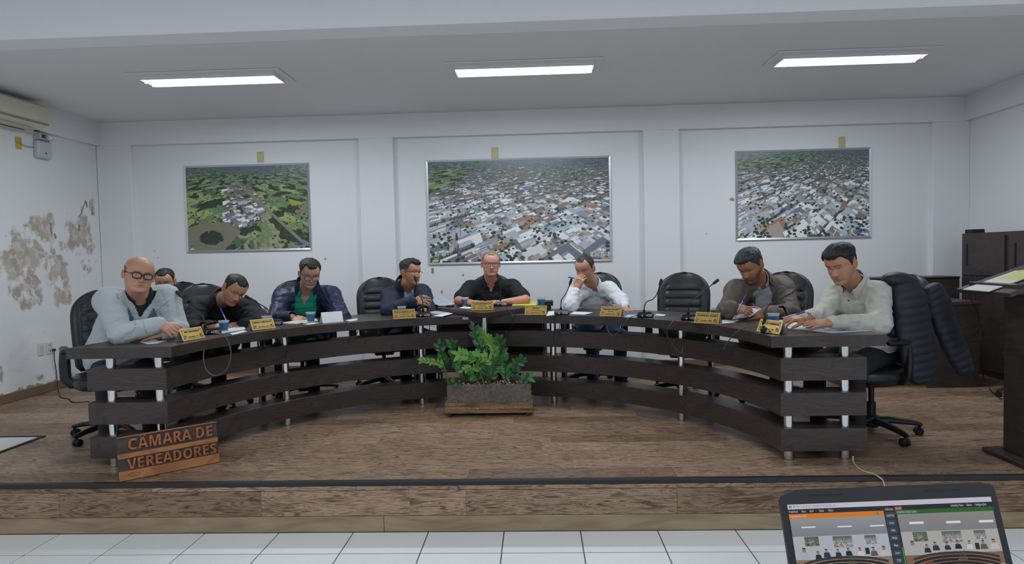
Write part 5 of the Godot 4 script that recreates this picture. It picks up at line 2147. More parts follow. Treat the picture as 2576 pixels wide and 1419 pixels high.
# ---------- things on the desk ----------
func mic(path: Array, base: Array, label: String, y := TOP, zz := 0.0) -> Node3D:
	# base: left, top, right, bottom in the photograph
	var foot := on_y((base[0] + base[2]) * .5, base[3], y)
	var z := foot.z - .045
	if zz != 0.0:
		z = zz
		foot = on_z((base[0] + base[2]) * .5, base[3], zz)
		foot.y = y
	else:
		foot.z = z
	var t := thing("microphone", label, "microphone", Vector3(foot.x, y, z), "gooseneck table microphones")
	var face := atan2(CAM.x - foot.x, CAM.z - foot.z) * .8
	var b := MB.new()
	var bs := Basis(Vector3.UP, face)
	b.box(Vector3(0, .0165, 0), Vector3(.125, .033, .105), .009, bs)
	b.box(Vector3(0, .036, -.01), Vector3(.10, .010, .08), .004, bs)
	var bo := part(b, "base", M(hexc("141517"), .38), t)
	var lb := MB.new()
	lb.box(bs * Vector3(.034, .017, .0535), Vector3(.036, .017, .0015), .0, bs)
	var pl := part(lb, "maker_label", M(hexc("c9cccd"), .5), bo)
	var l2 := MB.new()
	l2.box(bs * Vector3(.043, .017, .0545), Vector3(.014, .010, .0008), .0, bs)
	part(l2, "red_mark", M(hexc("b0605f"), .5), pl)
	var l3 := MB.new()
	l3.box(bs * Vector3(.025, .017, .0545), Vector3(.008, .011, .0008), .0, bs)
	part(l3, "black_mark", M(hexc("2b2d2e"), .5), pl)
	var xl := MB.new()
	xl.tube([bs * Vector3(-.022, .017, .050), bs * Vector3(-.022, .017, .062), bs * Vector3(-.024, .017, .085)], [.0085, .0085, .0065], 10)
	part(xl, "plug", M(hexc("a9adb0"), .25, .9), bo)
	var bt := MB.new()
	bt.tube([bs * Vector3(.008, .017, .0515), bs * Vector3(.008, .017, .056)], .0055, 10)
	part(bt, "button", M(hexc("c4c6c8"), .4), bo)
	# the neck: rigid foot, bent tube, capsule
	var pts := []
	for k in path.size():
		pts.append(on_z(path[k][0], path[k][1], z) - t.position)
	pts.reverse()
	var root: Vector3 = Vector3(pts[0].x, .036, -.01)
	var st := MB.new()
	var p0: Vector3 = pts[0]
	st.tube([root, root.lerp(p0, .35), root.lerp(p0, .38), p0 + (pts[1] - p0) * .1], [.013, .012, .0095, .008], 12)
	part(st, "neck_foot", M(hexc("151617"), .4), t)
	var sm := smooth_path(pts, 7)
	var gn := MB.new()
	gn.tube(sm, .0042, 8)
	part(gn, "gooseneck", M(hexc("3c3f42"), .25, .7), t)
	var e: Vector3 = pts[-1]
	var d: Vector3 = (pts[-1] - pts[-2]).normalized()
	var cp := MB.new()
	cp.tube([e - d * .030, e - d * .022, e - d * .018, e + d * .016, e + d * .024, e + d * .027], [.006, .0078, .0105, .0115, .009, .004], 12)
	part(cp, "capsule", M(hexc("1a1b1d"), .5), t)
	return t

func nameplate(bl: Vector2, br: Vector2, lines: Array, label: String, y := TOP) -> void:
	var a := on_y(bl.x, bl.y, y + .002)
	var b := on_y(br.x, br.y, y + .002)
	var r := b - a
	var w := .186
	var c := (a + b) * .5
	r = Vector3(r.x, 0, r.z).normalized()
	var out := r.cross(Vector3.UP) * -1.0
	out = Vector3.UP.cross(r) * -1.0
	if out.dot(CAM - c) < 0:
		out = -out
	var lean := deg_to_rad(24.0)
	var u := (Vector3.UP * cos(lean) - out * sin(lean)).normalized()
	var n := r.cross(u).normalized()
	if n.dot(CAM - c) < 0:
		n = -n
	var h := .083
	var t := thing("nameplate", label, "nameplate", Vector3(c.x, y, c.z), "gold desk nameplates")
	var gold := M(hexc("c3a35a"), .34, .35)
	var bs := Basis(r, u, n)
	var o := Vector3(0, .003, 0)
	var pb := MB.new()
	pb.box(o + u * (h * .5), Vector3(w, h, .004), .001, bs)
	part(pb, "plate", gold, t)
	var st := MB.new()
	st.quad(o + u * h - n * .003 - r * w * .45, o + u * h - n * .003 + r * w * .45, o - out * .075 + r * w * .45, o - out * .075 - r * w * .45)
	part(st, "stand", M(hexc("c9c9c6"), .3), t)
	var ink := M(hexc("2b2013"), .6)
	var f0 := n * .0025 + o
	var bd := MB.new()
	for e in [[-1, 0], [1, 0], [0, -1], [0, 1]]:
		var cc: Vector3 = f0 + u * (h * .5 + e[1] * (h * .5 - .012)) + r * (e[0] * (w * .5 - .014))
		bd.box(cc, Vector3(.0016 if e[0] != 0 else w - .028, .0016 if e[1] != 0 else h - .024, .0006), .0, bs)
	for sx in [-1, 1]:
		for sy in [-1, 1]:
			bd.box(f0 + u * (h * .5 + sy * (h * .5 - .0145)) + r * sx * (w * .5 - .0165), Vector3(.007, .007, .0007), .0, bs)
	part(bd, "printed_border", ink, t)
	lettering(lines[0], .0125, f0 + u * h * .70 + n * .0004, r, u, ink, t, "name_lettering", .0006, true, minf(.142, .0118 * lines[0].length()))
	var y2 := .27
	if lines.size() > 2:
		lettering(lines[1], .006, f0 + u * h * .49 + n * .0004, r, u, ink, t, "office_lettering", .0005, true, .0058 * lines[1].length())
	lettering(lines[-1], .0075, f0 + u * h * y2 + n * .0004, r, u, ink, t, "party_lettering", .0005, true, .082)
	# coat of arms and emblem
	var sh := MB.new()
	sh.prism(PackedVector2Array([Vector2(-.009, -.009), Vector2(.009, -.009), Vector2(.010, .003), Vector2(.005, .010), Vector2(-.005, .010), Vector2(-.010, .003)]), 0, .0006)
	for k in sh.v.size():
		sh.v[k] = f0 + u * (h * .34) - r * w * .345 + r * sh.v[k].x - u * sh.v[k].z + n * sh.v[k].y
		sh.n[k] = n
	part(sh, "coat_of_arms", M(hexc("8d7a66"), .6), t)
	var s2 := MB.new()
	s2.box(f0 + u * (h * .34) - r * (w * .345 + .003) + n * .0008, Vector3(.005, .013, .0004), .0, bs)
	part(s2, "arms_field", M(hexc("a8453a"), .6), t)
	var em := MB.new()
	em.tube([f0 + u * (h * .37) + r * w * .345, f0 + u * (h * .37) + r * w * .345 + n * .0006], .0062, 12)
	part(em, "emblem_figure", M(hexc("2a211b"), .6), t)
	var e2 := MB.new()
	var arc := []
	for k in 11:
		var g := -PI * (.08 + .84 * k / 10.0)
		arc.append(f0 + u * (h * .37) + r * w * .345 + r * cos(g) * .0105 + u * sin(g) * .0125 + n * .0006)
	e2.tube(arc, .0022, 6)
	part(e2, "emblem_wreath", M(hexc("bb6a2c"), .6), t)

func cup(px: float, py: float, label: String, y := TOP, s := 1.0) -> void:
	var p := on_y(px, py, y)
	var t := thing("plastic_cup", label, "cup", p, "disposable plastic cups")
	var m := StandardMaterial3D.new()
	m.albedo_color = Color(.80, .86, .90, .42)
	m.transparency = BaseMaterial3D.TRANSPARENCY_ALPHA
	m.roughness = .15
	var blue := StandardMaterial3D.new()
	blue.albedo_color = Color(hexc("2c6391"), .90)
	blue.transparency = BaseMaterial3D.TRANSPARENCY_ALPHA
	blue.roughness = .2
	var b := MB.new()
	b.lathe([Vector2(0, .0012), Vector2(.0255 * s, .0012), Vector2(.0265 * s, .004), Vector2(.0365 * s, .078 * s), Vector2(.0385 * s, .079 * s), Vector2(.0388 * s, .082 * s), Vector2(.0358 * s, .082 * s), Vector2(.0355 * s, .078 * s)], 28)
	part(b, "wall", m, t)
	var w := MB.new()
	w.lathe([Vector2(.0276 * s, .010 * s), Vector2(.0352 * s, .066 * s)], 28)
	part(w, "printed_band", blue, t)
	var q := MB.new()
	q.lathe([Vector2(.0366 * s, .0785 * s), Vector2(.0392 * s, .0788 * s), Vector2(.0396 * s, .081 * s), Vector2(.0384 * s, .0826 * s), Vector2(.0362 * s, .0822 * s)], 28)
	part(q, "rim", M(hexc("d3dbdf"), .3), t)

# paper: an outline of photo pixels lying on the desk
func sheet(px: Array, label: String, c: Color, y: float, thick := .0012, called := "paper_sheet", cat := "paper") -> void:
	var poly := PackedVector2Array()
	var m := Vector2.ZERO
	for p in px:
		var q := on_y(p[0], p[1], y)
		poly.append(Vector2(q.x, q.z))
		m += Vector2(q.x, q.z) / px.size()
	var b := MB.new()
	b.prism(poly, y, y + thick)
	lone(b, called, M(c, .75), label, cat, Vector3(m.x, y, m.y))

func pen(a: Vector3, b: Vector3, c: Color, label: String) -> void:
	var t := thing("ballpoint_pen", label, "pen", a, "blue ballpoint pens")
	var d := (b - a).normalized()
	var l := .145
	var body := MB.new()
	body.tube([d * .012, d * (l * .62)], .0042, 8)
	part(body, "barrel", M(hexc("9fb0c4"), .2), t)
	var tp := MB.new()
	tp.tube([Vector3.ZERO, d * .004, d * .013], [.0006, .0012, .0036], 8)
	part(tp, "tip", M(hexc("b9b7b0"), .3, .8), t)
	var cp := MB.new()
	cp.tube([d * (l * .60), d * (l * .98), d * l], [.0056, .0056, .003], 8)
	part(cp, "cap", M(c, .3), t)

func cable(pts: Array, z: float, label: String, c: Color, r := .0035) -> void:
	var q := []
	for p in pts:
		q.append(on_z(p[0], p[1], p[2] if p.size() > 2 else z))
	var b := MB.new()
	b.tube(smooth_path(q, 7), r, 7)
	lone(b, "microphone_cable", M(c, .45), label, "cable", q[0], "microphone cables over the desk edge")

func build_desk_things() -> void:
	var P := .7995
	mic([[449.6, 739], [459.5, 751.6], [473.6, 767], [490, 780], [507, 792.5], [513.8, 806.6], [515, 818]], [503, 822, 545, 842], "gooseneck microphone beside the nameplate of the man in the sweater")
	mic([[623, 748], [637, 755.9], [656.8, 767], [672, 777], [679.4, 789.7], [678, 801]], [664, 803, 704, 819], "gooseneck microphone by the plate of the writing man in black")
	mic([[813, 732], [820.6, 747], [828.4, 761], [831, 775], [832.6, 787]], [815, 790, 852, 806], "gooseneck microphone behind the blank white folded card")
	mic([[1044.9, 701.9], [1048.7, 717.4], [1052, 738.5], [1060.6, 751], [1064, 763], [1064, 776]], [1046.6, 784, 1082, 798], "gooseneck microphone held up to the man in the pale blue shirt")
	mic([[1252.5, 696], [1256, 708.6], [1258, 722.7], [1258.8, 745], [1258.8, 752]], [1244, 760, 1275, 770.5], "gooseneck microphone on the raised middle table", P)
	mic([[1435.5, 708.4], [1431.8, 719.5], [1424.4, 737], [1413, 753.5], [1411, 765], [1411, 774]], [1395.5, 781.7, 1431.8, 792.8], "gooseneck microphone before the man in the white shirt")
	mic([[1661.7, 710], [1652.9, 738.6], [1642, 752.7], [1626.4, 759.7], [1621, 772], [1620.4, 781]], [1603, 788, 1648, 799], "gooseneck microphone before the empty chair, bent like a hook")
	mic([[1800.8, 708.6], [1776, 728], [1755, 747], [1735.7, 759.7], [1732, 777], [1731.4, 785]], [1716, 793, 1760, 806], "gooseneck microphone beside the plate of the man in brown")
	mic([[2012, 721], [1994.6, 735], [1963, 752.7], [1934.7, 766.7], [1925, 784], [1923.5, 800]], [1918, 815, 1975, 838], "gooseneck microphone beside the plate of the man in cream")
	nameplate(Vector2(463, 859.5), Vector2(515, 850.7), ["ADE BUGANÇA", "Vereador - PL"], "gold nameplate before the man in the argyle sweater")
	nameplate(Vector2(635, 832.8), Vector2(694, 826), ["MANO CARVALHO", "Vereador - PSB"], "gold nameplate before the writing man in the black jacket")
	nameplate(Vector2(989, 804), Vector2(1047, 800.8), ["RAUL BRIZOLLA", "1º Secretário", "Vereador - PSB"], "gold nameplate before the man in the pale blue shirt")
	nameplate(Vector2(1185.5, 782), Vector2(1242, 780.5), ["JOSÉ BORSATTO", "Presidente", "Vereador - PSB"], "gold nameplate on the raised middle table", P)
	nameplate(Vector2(1320, 792.8), Vector2(1374, 792.8), ["TASSO", "Vice-Presidente", "Vereador - PL"], "gold nameplate with the shortest name, by the middle table")
	nameplate(Vector2(1508.5, 795.5), Vector2(1561, 797.7), ["RENAN VANIN", "Procurador", "Vereador - PSB"], "gold nameplate before the man in the white shirt")
	nameplate(Vector2(1743, 812.5), Vector2(1809, 817), ["LEANDRO HAHN", "Vereador - MDB"], "gold nameplate before the man in the brown jacket")
	nameplate(Vector2(1906, 834.5), Vector2(1957, 841.5), ["MARCIO DOMBROSKI", "Vereador - PSB"], "gold nameplate before the man in the cream shirt")
	# the blank folded card
	var a := on_y(812, 813.8, TOP)
	var b := on_y(864, 809.6, TOP)
	var cd := MB.new()
	var r := (b - a).normalized()
	var out := Vector3(-r.z, 0, r.x)
	if out.dot(CAM - a) < 0:
		out = -out
	var c := (a + b) * .5
	var ux := (Vector3.UP * .95 - out * .32).normalized()
	cd.box(c + ux * .044 + Vector3.UP * .001, Vector3(.170, .088, .0012), .0, Basis(r, ux, r.cross(ux)))
	var uy := (Vector3.UP * .95 + out * .32).normalized()
	cd.box(c - out * .058 + uy * .044 + Vector3.UP * .001, Vector3(.170, .088, .0012), .0, Basis(r, uy, r.cross(uy)))
	lone(cd, "folded_card", M(hexc("eef0f1"), .7), "blank white folded card before the man in the green polo", "card", Vector3(c.x, TOP, c.z))
	# cups
	cup(385, 857, "blue-banded plastic cup on a napkin before the sweater man")
	cup(564, 834, "blue-banded plastic cup before the writing man in black", TOP, .96)
	cup(782, 811, "blue-banded plastic cup before the man in the green polo")
	cup(1170, 771, "blue-banded plastic cup on the raised middle table", P)
	cup(672, 822, "plastic cup behind the plate of the writing man")
	cup(1011, 795, "plastic cup behind the plate of the blue-shirted man")
	cup(1798, 800, "plastic cup behind the plate of the man in brown", TOP, .9)
	cup(1946, 820, "plastic cup behind the plate of the man in cream")
	cup(1553, 791, "plastic cup behind the plate of the white-shirted man")
	cup(1362, 772, "plastic cup beside the yellow folder on the middle table", P)
	# napkins and papers
	var w := hexc("d9dbdc")
	sheet([[352, 861], [372, 856], [421, 858], [395, 864], [372, 866]], "torn white napkin under the cup of the sweater man", w, TOP + .0003, .0006, "napkin", "napkin")
	sheet([[355, 853], [400, 846], [455, 846], [420, 852]], "white sheet under the folded arms of the sweater man", hexc("d4d8e2"), TOP + .0003)
	sheet([[405, 851], [455, 843], [470, 845], [430, 853]], "blue-printed sheet beside the plate of the sweater man", hexc("5f74c4"), TOP + .002)
	sheet([[520, 834], [545, 827], [612, 821], [618, 829], [560, 839]], "notebook page under the hand of the writing man", hexc("d3d5d9"), TOP + .0003, .004, "notebook", "notebook")
	sheet([[578, 839], [612, 831], [622, 834], [585, 843]], "white slip beside the cup of the writing man", w, TOP + .0003)
	sheet([[706, 815], [740, 808], [795, 803], [800, 808], [745, 816]], "open notebook under the hand of the green polo man", hexc("c9cbb9"), TOP + .0003, .006, "notebook", "notebook")
	sheet([[745, 812], [775, 804], [795, 805], [770, 813]], "cream page on the notebook of the green polo man", hexc("d6d2ae"), TOP + .0066, .0008)
	sheet([[760, 815], [790, 811], [806, 813], [775, 817]], "white napkin under the cup of the green polo man", w, TOP + .0003, .0006, "napkin", "napkin")
	sheet([[868, 806], [900, 801], [898, 806], [880, 809]], "white sheet at the desk edge by the folded card", hexc("cdd4df"), TOP + .0003)
	sheet([[1070, 790], [1095, 783], [1140, 787], [1120, 795]], "stack of printed papers beside the raised middle table", hexc("b4b6b8"), TOP + .0003, .012, "paper_stack", "papers")
	sheet([[1090, 795], [1125, 787], [1140, 789], [1110, 797]], "white sheet under the printed papers by the middle table", w, TOP + .0123)
	sheet([[1085, 768], [1100, 762], [1150, 764], [1120, 772]], "white papers on the corner of the raised middle table", hexc("c8cbcf"), P + .0003, .004, "paper_stack", "papers")
	sheet([[1155, 775], [1165, 771], [1190, 773], [1180, 777]], "white napkin under the cup on the middle table", w, P + .0003, .0006, "napkin", "napkin")
	sheet([[1288, 770], [1296, 763], [1352, 762], [1350, 770]], "yellow paper folder on the raised middle table", hexc("d5d24c"), P + .0003, .010, "paper_folder", "folder")
	sheet([[1374, 796], [1380, 785], [1398, 784], [1398, 793]], "white papers beside the plate with the shortest name", w, TOP + .0003, .006, "paper_stack", "papers")
	sheet([[1434, 790], [1445, 784], [1492, 786], [1470, 792]], "white sheet before the man in the white shirt", hexc("d3d7e0"), TOP + .0003)
	sheet([[1570, 798], [1580, 792], [1604, 792], [1600, 799]], "pale blue sheet under the flat hand of the white-shirted man", hexc("a9bedb"), TOP + .0003)
	sheet([[1646, 794], [1652, 790], [1675, 792], [1670, 795]], "white slip before the empty chair", hexc("cfd9e6"), TOP + .0003)
	sheet([[1806, 816], [1812, 808], [1840, 800], [1860, 806], [1845, 812]], "white papers under the hands of the man in brown", w, TOP + .0003, .003, "paper_stack", "papers")
	sheet([[1955, 818], [1962, 805], [2010, 812], [2050, 818], [2010, 826], [1985, 827]], "white sheet under the writing hand of the man in cream", hexc("dde0e4"), TOP + .0018)
	sheet([[1990, 827], [2055, 818], [2120, 822], [2205, 828], [2185, 833], [2090, 838]], "white papers spread on the desk end by the spectacles", hexc("d3d8e2"), TOP + .0003, .0014, "paper_stack", "papers")
	sheet([[2030, 826], [2058, 819], [2062, 823]], "bright blue paper corner among the papers on the desk end", hexc("5b93d6"), TOP + .0022)
	# raised sheet in the hands of the man in brown
	var rs := MB.new()
	var q0 := on_z(1842, 803, -4.66)
	var q1 := on_z(1862, 768, -4.70)
	var q2 := on_z(1912, 779, -4.70)
	var q3 := on_z(1888, 796, -4.64)
	rs.quad(q0, q3, q2, q1)
	rs.quad(q0 + Vector3(0, -.002, -.002), q1 + Vector3(0, -.002, -.002), q2 + Vector3(0, -.002, -.002), q3 + Vector3(0, -.002, -.002))
	lone(rs, "paper_sheet", M(hexc("c3c4d0"), .75), "lifted white page in the hands of the man in brown", "paper", q0)
	# page standing up behind the papers on the middle table
	var rt := MB.new()
	var t0 := on_z(1076, 763, -6.02)
	var t1 := on_z(1104, 741, -6.06)
	var t2 := on_z(1142, 762, -6.00)
	var t3 := on_z(1110, 768, -5.90)
	rt.quad(t0, t3, t2, t1)
	rt.quad(t0 + Vector3(0, 0, -.002), t1 + Vector3(0, 0, -.002), t2 + Vector3(0, 0, -.002), t3 + Vector3(0, 0, -.002))
	lone(rt, "paper_sheet", M(hexc("b9bfcb"), .75), "pale page lifted at the corner of the middle table", "paper", t0)
	# dark box on the middle table
	var bb := MB.new()
	var bp := on_y(1372, 770, P)
	bb.box(bp + Vector3(.02, .022, -.08), Vector3(.10, .043, .14), .003)
	lone(bb, "black_box", M(hexc("191a1c"), .5), "black box at the corner of the raised middle table", "box", bp)
	# round dark ashtray-like dish
	var dish := MB.new()
	dish.lathe([Vector2(0, .001), Vector2(.034, .001), Vector2(.041, .006), Vector2(.038, .012), Vector2(.030, .016), Vector2(.015, .017), Vector2(0, .0165)], 24, on_y(1132, 772, P))
	lone(dish, "round_dish", M(hexc("1d2324"), .12), "small round shiny dark dish on the middle table", "dish", on_y(1132, 772, P))
	# pens
	pen(on_z(572, 812, -4.74), on_z(556, 780, -4.80), hexc("2b3fb4"), "blue pen upright in the hand of the writing man")
	pen(on_z(1083, 771, -5.66), on_z(1058, 741, -5.66), hexc("2b35a8"), "blue pen held up by the man in the pale blue shirt")
	pen(on_z(1462, 703, -5.78), on_z(1439, 699, -5.72), hexc("2b3f8c"), "blue pen held at the mouth by the white-shirted man")
	pen(on_z(1855, 783, -4.62), on_z(1869, 757, -4.66), hexc("2c35b2"), "blue pen in the hand of the man in brown")
	pen(on_z(1966, 800, -4.02), on_z(2008, 789, -4.02), hexc("3226b0"), "blue pen in the hand of the man in cream")
	pen(on_y(766, 803, TOP + .012), on_y(776, 798, TOP + .03), hexc("20242e"), "dark pen in the hand of the green polo man")
	# spectacles folded on the papers
	var sp := thing("spectacles", "half-rim spectacles lying on the papers at the desk end", "spectacles", on_y(2095, 832, TOP + .002))
	var gm := M(hexc("3a3d44"), .3, .6)
	for s in [-1.0, 1.0]:
		var ring := []
		for k in 17:
			var g := TAU * k / 16
			ring.append(Vector3(s * .034 + cos(g) * .027, .022 + sin(g) * .018, -.01 * sin(g)))
		var rb := MB.new()
		rb.tube(ring, .0013, 6, false)
		var rim := part(rb, "rim", gm, sp)
		var lm := StandardMaterial3D.new()
		lm.albedo_color = Color(.75, .82, .95, .25)
		lm.transparency = BaseMaterial3D.TRANSPARENCY_ALPHA
		lm.roughness = .04
		var le := MB.new()
		le.face(ring.slice(0, 16), Vector3(0, .45, .9).normalized())
		part(le, "lens", lm, rim)
		var tb := MB.new()
		tb.tube([Vector3(s * .061, .030, 0), Vector3(s * .064 + .03, .032, -.06), Vector3(s * .064 + .055, .028, -.11), Vector3(s * .064 + .06, .008, -.13)], .0015, 6)
		part(tb, "temple_arm", gm, sp)
	var br := MB.new()
	br.tube([Vector3(-.008, .026, 0), Vector3(0, .030, .001), Vector3(.008, .026, 0)], .0014, 6)
	part(br, "bridge", gm, sp)
	# microphone leads hanging over the edge of the desk
	var dark := hexc("26282a")
	cable([[537, 838], [560, 842], [575, 860], [581, 890], [573, 925], [553, 942], [535, 944], [519, 930], [512, 905], [513, 880, -3.99]], -3.96, "grey lead looping over the desk edge by the sweater man", hexc("4a4e50"))
	cable([[697, 819, -4.66], [712, 828, -4.62], [720, 850, -4.64], [722, 880, -4.68], [716, 900, -4.72]], -4.64, "black lead over the desk edge by the writing man", dark)
	cable([[866, 806, -5.10], [878, 818, -5.02], [880, 845, -5.05], [876, 862, -5.10], [888, 858, -5.14], [901, 832, -5.16]], -5.05, "black lead over the desk edge by the folded card", dark, .0028)
	cable([[1078, 797, -5.22], [1081, 812, -5.19], [1078, 840, -5.22], [1065, 856, -5.26], [1042, 860, -5.3]], -5.2, "black lead over the desk edge by the raised table", dark, .0028)
	cable([[1268, 771, -5.60], [1284, 785, -5.44], [1290, 803, -5.38], [1284, 830, -5.46], [1270, 845, -5.5]], -5.4, "black lead from the middle table microphone", dark, .0028)
	cable([[1397, 789, -5.38], [1394, 800, -5.36], [1397, 820, -5.38], [1392, 850, -5.42], [1396, 857, -5.42], [1404, 840, -5.42], [1408, 815, -5.42]], -5.38, "black lead over the desk edge before the white-shirted man", dark, .003)
	cable([[1604, 793, -5.08], [1580, 802, -5.02], [1562, 830, -5.02], [1541, 845, -5.04], [1530, 833, -5.08], [1527, 818, -5.12]], -5.0, "grey lead dipping over the desk edge by the empty chair", hexc("3c4042"), .0032)
	cable([[1714, 800, -4.66], [1697, 806, -4.58], [1680, 826, -4.58], [1679, 846, -4.62], [1692, 868, -4.66], [1714, 888, -4.66], [1718, 872, -4.66]], -4.6, "grey lead over the desk edge by the man in brown", hexc("4a4e50"), .0034)
	cable([[1908, 819, -3.98], [1880, 822, -4.0], [1850, 838, -4.10], [1830, 862, -4.18], [1821, 880, -4.22]], -4.1, "grey lead over the desk edge by the man in cream", hexc("4a4e50"), .0036)
	# the small label stuck on the desk edge
	var lb := MB.new()
	var lp := on_z(1171, 801, DC.y - 1.772)
	lp = on_z(1171, 801, DC.y - sqrt(pow(1.772, 2) - pow(lp.x - DC.x, 2)))
	lb.box(lp + Vector3(0, 0, .003), Vector3(.05, .021, .002), .0005, Basis(Vector3.UP, .17))
	lone(lb, "sticker", M(hexc("bfc3c5"), .5), "small white sticker on the desk edge by the raised table", "sticker", lp)
# ---------- planter, plant, sign, laptop, jacket ----------
func build_planter() -> void:
	var t := thing("planter", "clear planter of bark chips on a low wooden trolley", "planter", Vector3(-.395, 0, -5.2))
	var wm := StandardMaterial3D.new()
	wm.albedo_texture = tex(wood_image(512, 128, 91, [[0, hexc("4b3a2a")], [.4, hexc("7c6246")], [.7, hexc("957a5b")], [1, hexc("6b543d")]], 4, 7))
	wm.roughness = .6
	var x0 := -.742
	var x1 := -.050
	var z0 := -5.34
	var z1 := -5.07
	var b := slab(Vector3(x0, .026, z0), Vector3(x1, .106, z1), .003)
	for k in b.uv.size():
		b.uv[k] = Vector2(b.v[k].x * .9 + b.v[k].z, b.v[k].y * 4.0)
	part_w(b, "trolley", wm, t)
	# the stencilled flower band along the trolley
	var im := Image.create(512, 16, false, Image.FORMAT_RGBA8)
	im.fill(Color(.5, .4, .28, 0))
	var r := RandomNumberGenerator.new()
	r.seed = 9
	for k in 520:
		im.fill_rect(Rect2i(r.randi() % 510, 3 + r.randi() % 10, 2 + r.randi() % 2, 2), [hexc("d8cda0"), hexc("b9953f"), hexc("e3dcc4"), hexc("7a5a2c"), hexc("c7a64f")][r.randi() % 5])
	var bm := StandardMaterial3D.new()
	bm.albedo_texture = tex(im)
	bm.transparency = BaseMaterial3D.TRANSPARENCY_ALPHA_SCISSOR
	bm.roughness = .5
	var st := MB.new()
	st.face([Vector3(x0 + .004, .060, z1 + .001), Vector3(x1 - .004, .060, z1 + .001), Vector3(x1 - .004, .082, z1 + .001), Vector3(x0 + .004, .082, z1 + .001)], Vector3(0, 0, 1), [Vector2(0, 1), Vector2(1, 1), Vector2(1, 0), Vector2(0, 0)])
	part_w(st, "flower_band", bm, t)
	for x in [x0 + .04, x1 - .04]:
		for z in [z0 + .03, z1 - .02]:
			var cs := MB.new()
			cs.tube([Vector3(x - .008, .0135, z), Vector3(x + .008, .0135, z)], .0132, 14)
			cs.box(Vector3(x, .022, z), Vector3(.02, .008, .02), .001)
			part_w(cs, "caster", M(hexc("1b1b1c"), .4), t)
	# clear box
	var g := StandardMaterial3D.new()
	g.albedo_color = Color(.80, .84, .86, .05)
	g.transparency = BaseMaterial3D.TRANSPARENCY_ALPHA
	g.roughness = .05
	var gx0 := -.722
	var gx1 := -.064
	var gz0 := -5.32
	var gz1 := -5.09
	var h0 := .1065
	var h1 := .252
	for q in [[Vector3(gx0, h0, gz1 - .005), Vector3(gx1, h1, gz1)], [Vector3(gx0, h0, gz0), Vector3(gx1, h1, gz0 + .005)], [Vector3(gx0, h0, gz0 + .0055), Vector3(gx0 + .005, h1, gz1 - .0055)], [Vector3(gx1 - .005, h0, gz0 + .0055), Vector3(gx1, h1, gz1 - .0055)]]:
		part_w(slab(q[0], q[1]), "pane", g, t)
	# bark: chips too many to count, on top of a core that fills the box
	part_w(slab(Vector3(gx0 + .02, h0 + .001, gz0 + .02), Vector3(gx1 - .02, .215, gz1 - .022)), "soil", M(hexc("352a25"), .95), t)
	var bark := MB.new()
	bark.tinted = true
	r.seed = 4
	for k in 900:
		var p := Vector3(r.randf_range(gx0 + .022, gx1 - .022), r.randf_range(h0 + .01, .232), gz1 - .014 - r.randf() * .008)
		if k > 560:
			p = Vector3(r.randf_range(gx0 + .025, gx1 - .025), r.randf_range(.212, .236), r.randf_range(gz0 + .025, gz1 - .02))
		elif k > 500:
			p = Vector3([gx0 + .014, gx1 - .014][k % 2], r.randf_range(h0 + .01, .23), r.randf_range(gz0 + .02, gz1 - .02))
		var c := hexc("43342d").lerp(hexc("75604f"), r.randf())
		if k > 560 and r.randf() < .25:
			c = hexc("a5835f").lerp(hexc("8a6a4c"), r.randf())
		bark.cc = lin(c)
		var bs := Basis(Vector3(r.randf() - .5, r.randf() - .5, r.randf() - .5).normalized(), r.randf_range(-.8, .8)) * Basis(Vector3.BACK, r.randf() * TAU)
		if k > 560:
			bs = Basis(Vector3.RIGHT, PI * .5) * bs
		var sx := r.randf_range(.014, .028)
		var sy := r.randf_range(.009, .016)
		var tz := r.randf_range(.002, .005)
		var top := []
		for i in 6:
			var a := TAU * i / 6 + r.randf() * .5
			top.append(Vector3(cos(a) * sx, sin(a) * sy, 0) * r.randf_range(.75, 1.1))
		var f := []
		for q in top:
			f.append(p + bs * (q + Vector3(0, 0, tz)))
		bark.face(f, (bs * Vector3(0, 0, 1)).normalized())
		for i in 6:
			var q0: Vector3 = p + bs * (top[i] * 1.12)
			var q1: Vector3 = p + bs * (top[(i + 1) % 6] * 1.12)
			bark.quad(q0, q1, f[(i + 1) % 6], f[i])
	var bo := part_w(bark, "bark_chips", tinted_mat(.85), t)
	bo.set_meta("kind", "stuff")
	# dry husks lying on the bark
	for k in 34:
		var hk := MB.new()
		var c0 := Vector3(r.randf_range(gx0 + .05, gx1 - .03), .242, r.randf_range(gz0 + .05, gz1 - .015))
		var d := Vector3(r.randf() - .5, r.randf_range(-.1, .25), r.randf() - .5).normalized()
		var s := d.cross(Vector3.UP).normalized() * r.randf_range(.006, .011)
		var l := r.randf_range(.025, .05)
		var rows := []
		for i in 6:
			var u := i / 5.0
			var w := sin(u * PI) + .12
			var m := c0 + d * l * (u - .5) + Vector3.UP * .010 * sin(u * PI)
			rows.append([m - s * w, m - Vector3.UP * .004, m + s * w])
		hk.rows(rows, false)
		part_w(hk, "dry_husk", M([hexc("b08a5e"), hexc("c6a178"), hexc("8e6c48")][k % 3], .8), t)

func leaf_mesh(len: float, wide: float, cup_: float) -> ArrayMesh:
	var b := MB.new()
	var rows := []
	for i in 9:
		var u := i / 8.0
		var w := wide * pow(sin(pow(u, .8) * PI), .8) if u > 0 and u < 1 else .0004
		var row := []
		for j in 5:
			var s := -1.0 + .5 * j
			row.append(Vector3(s * w, cup_ * absf(s) * w + -.10 * len * u * u, u * len))
		rows.append(row)
	b.rows(rows, false)
	return b.mesh()

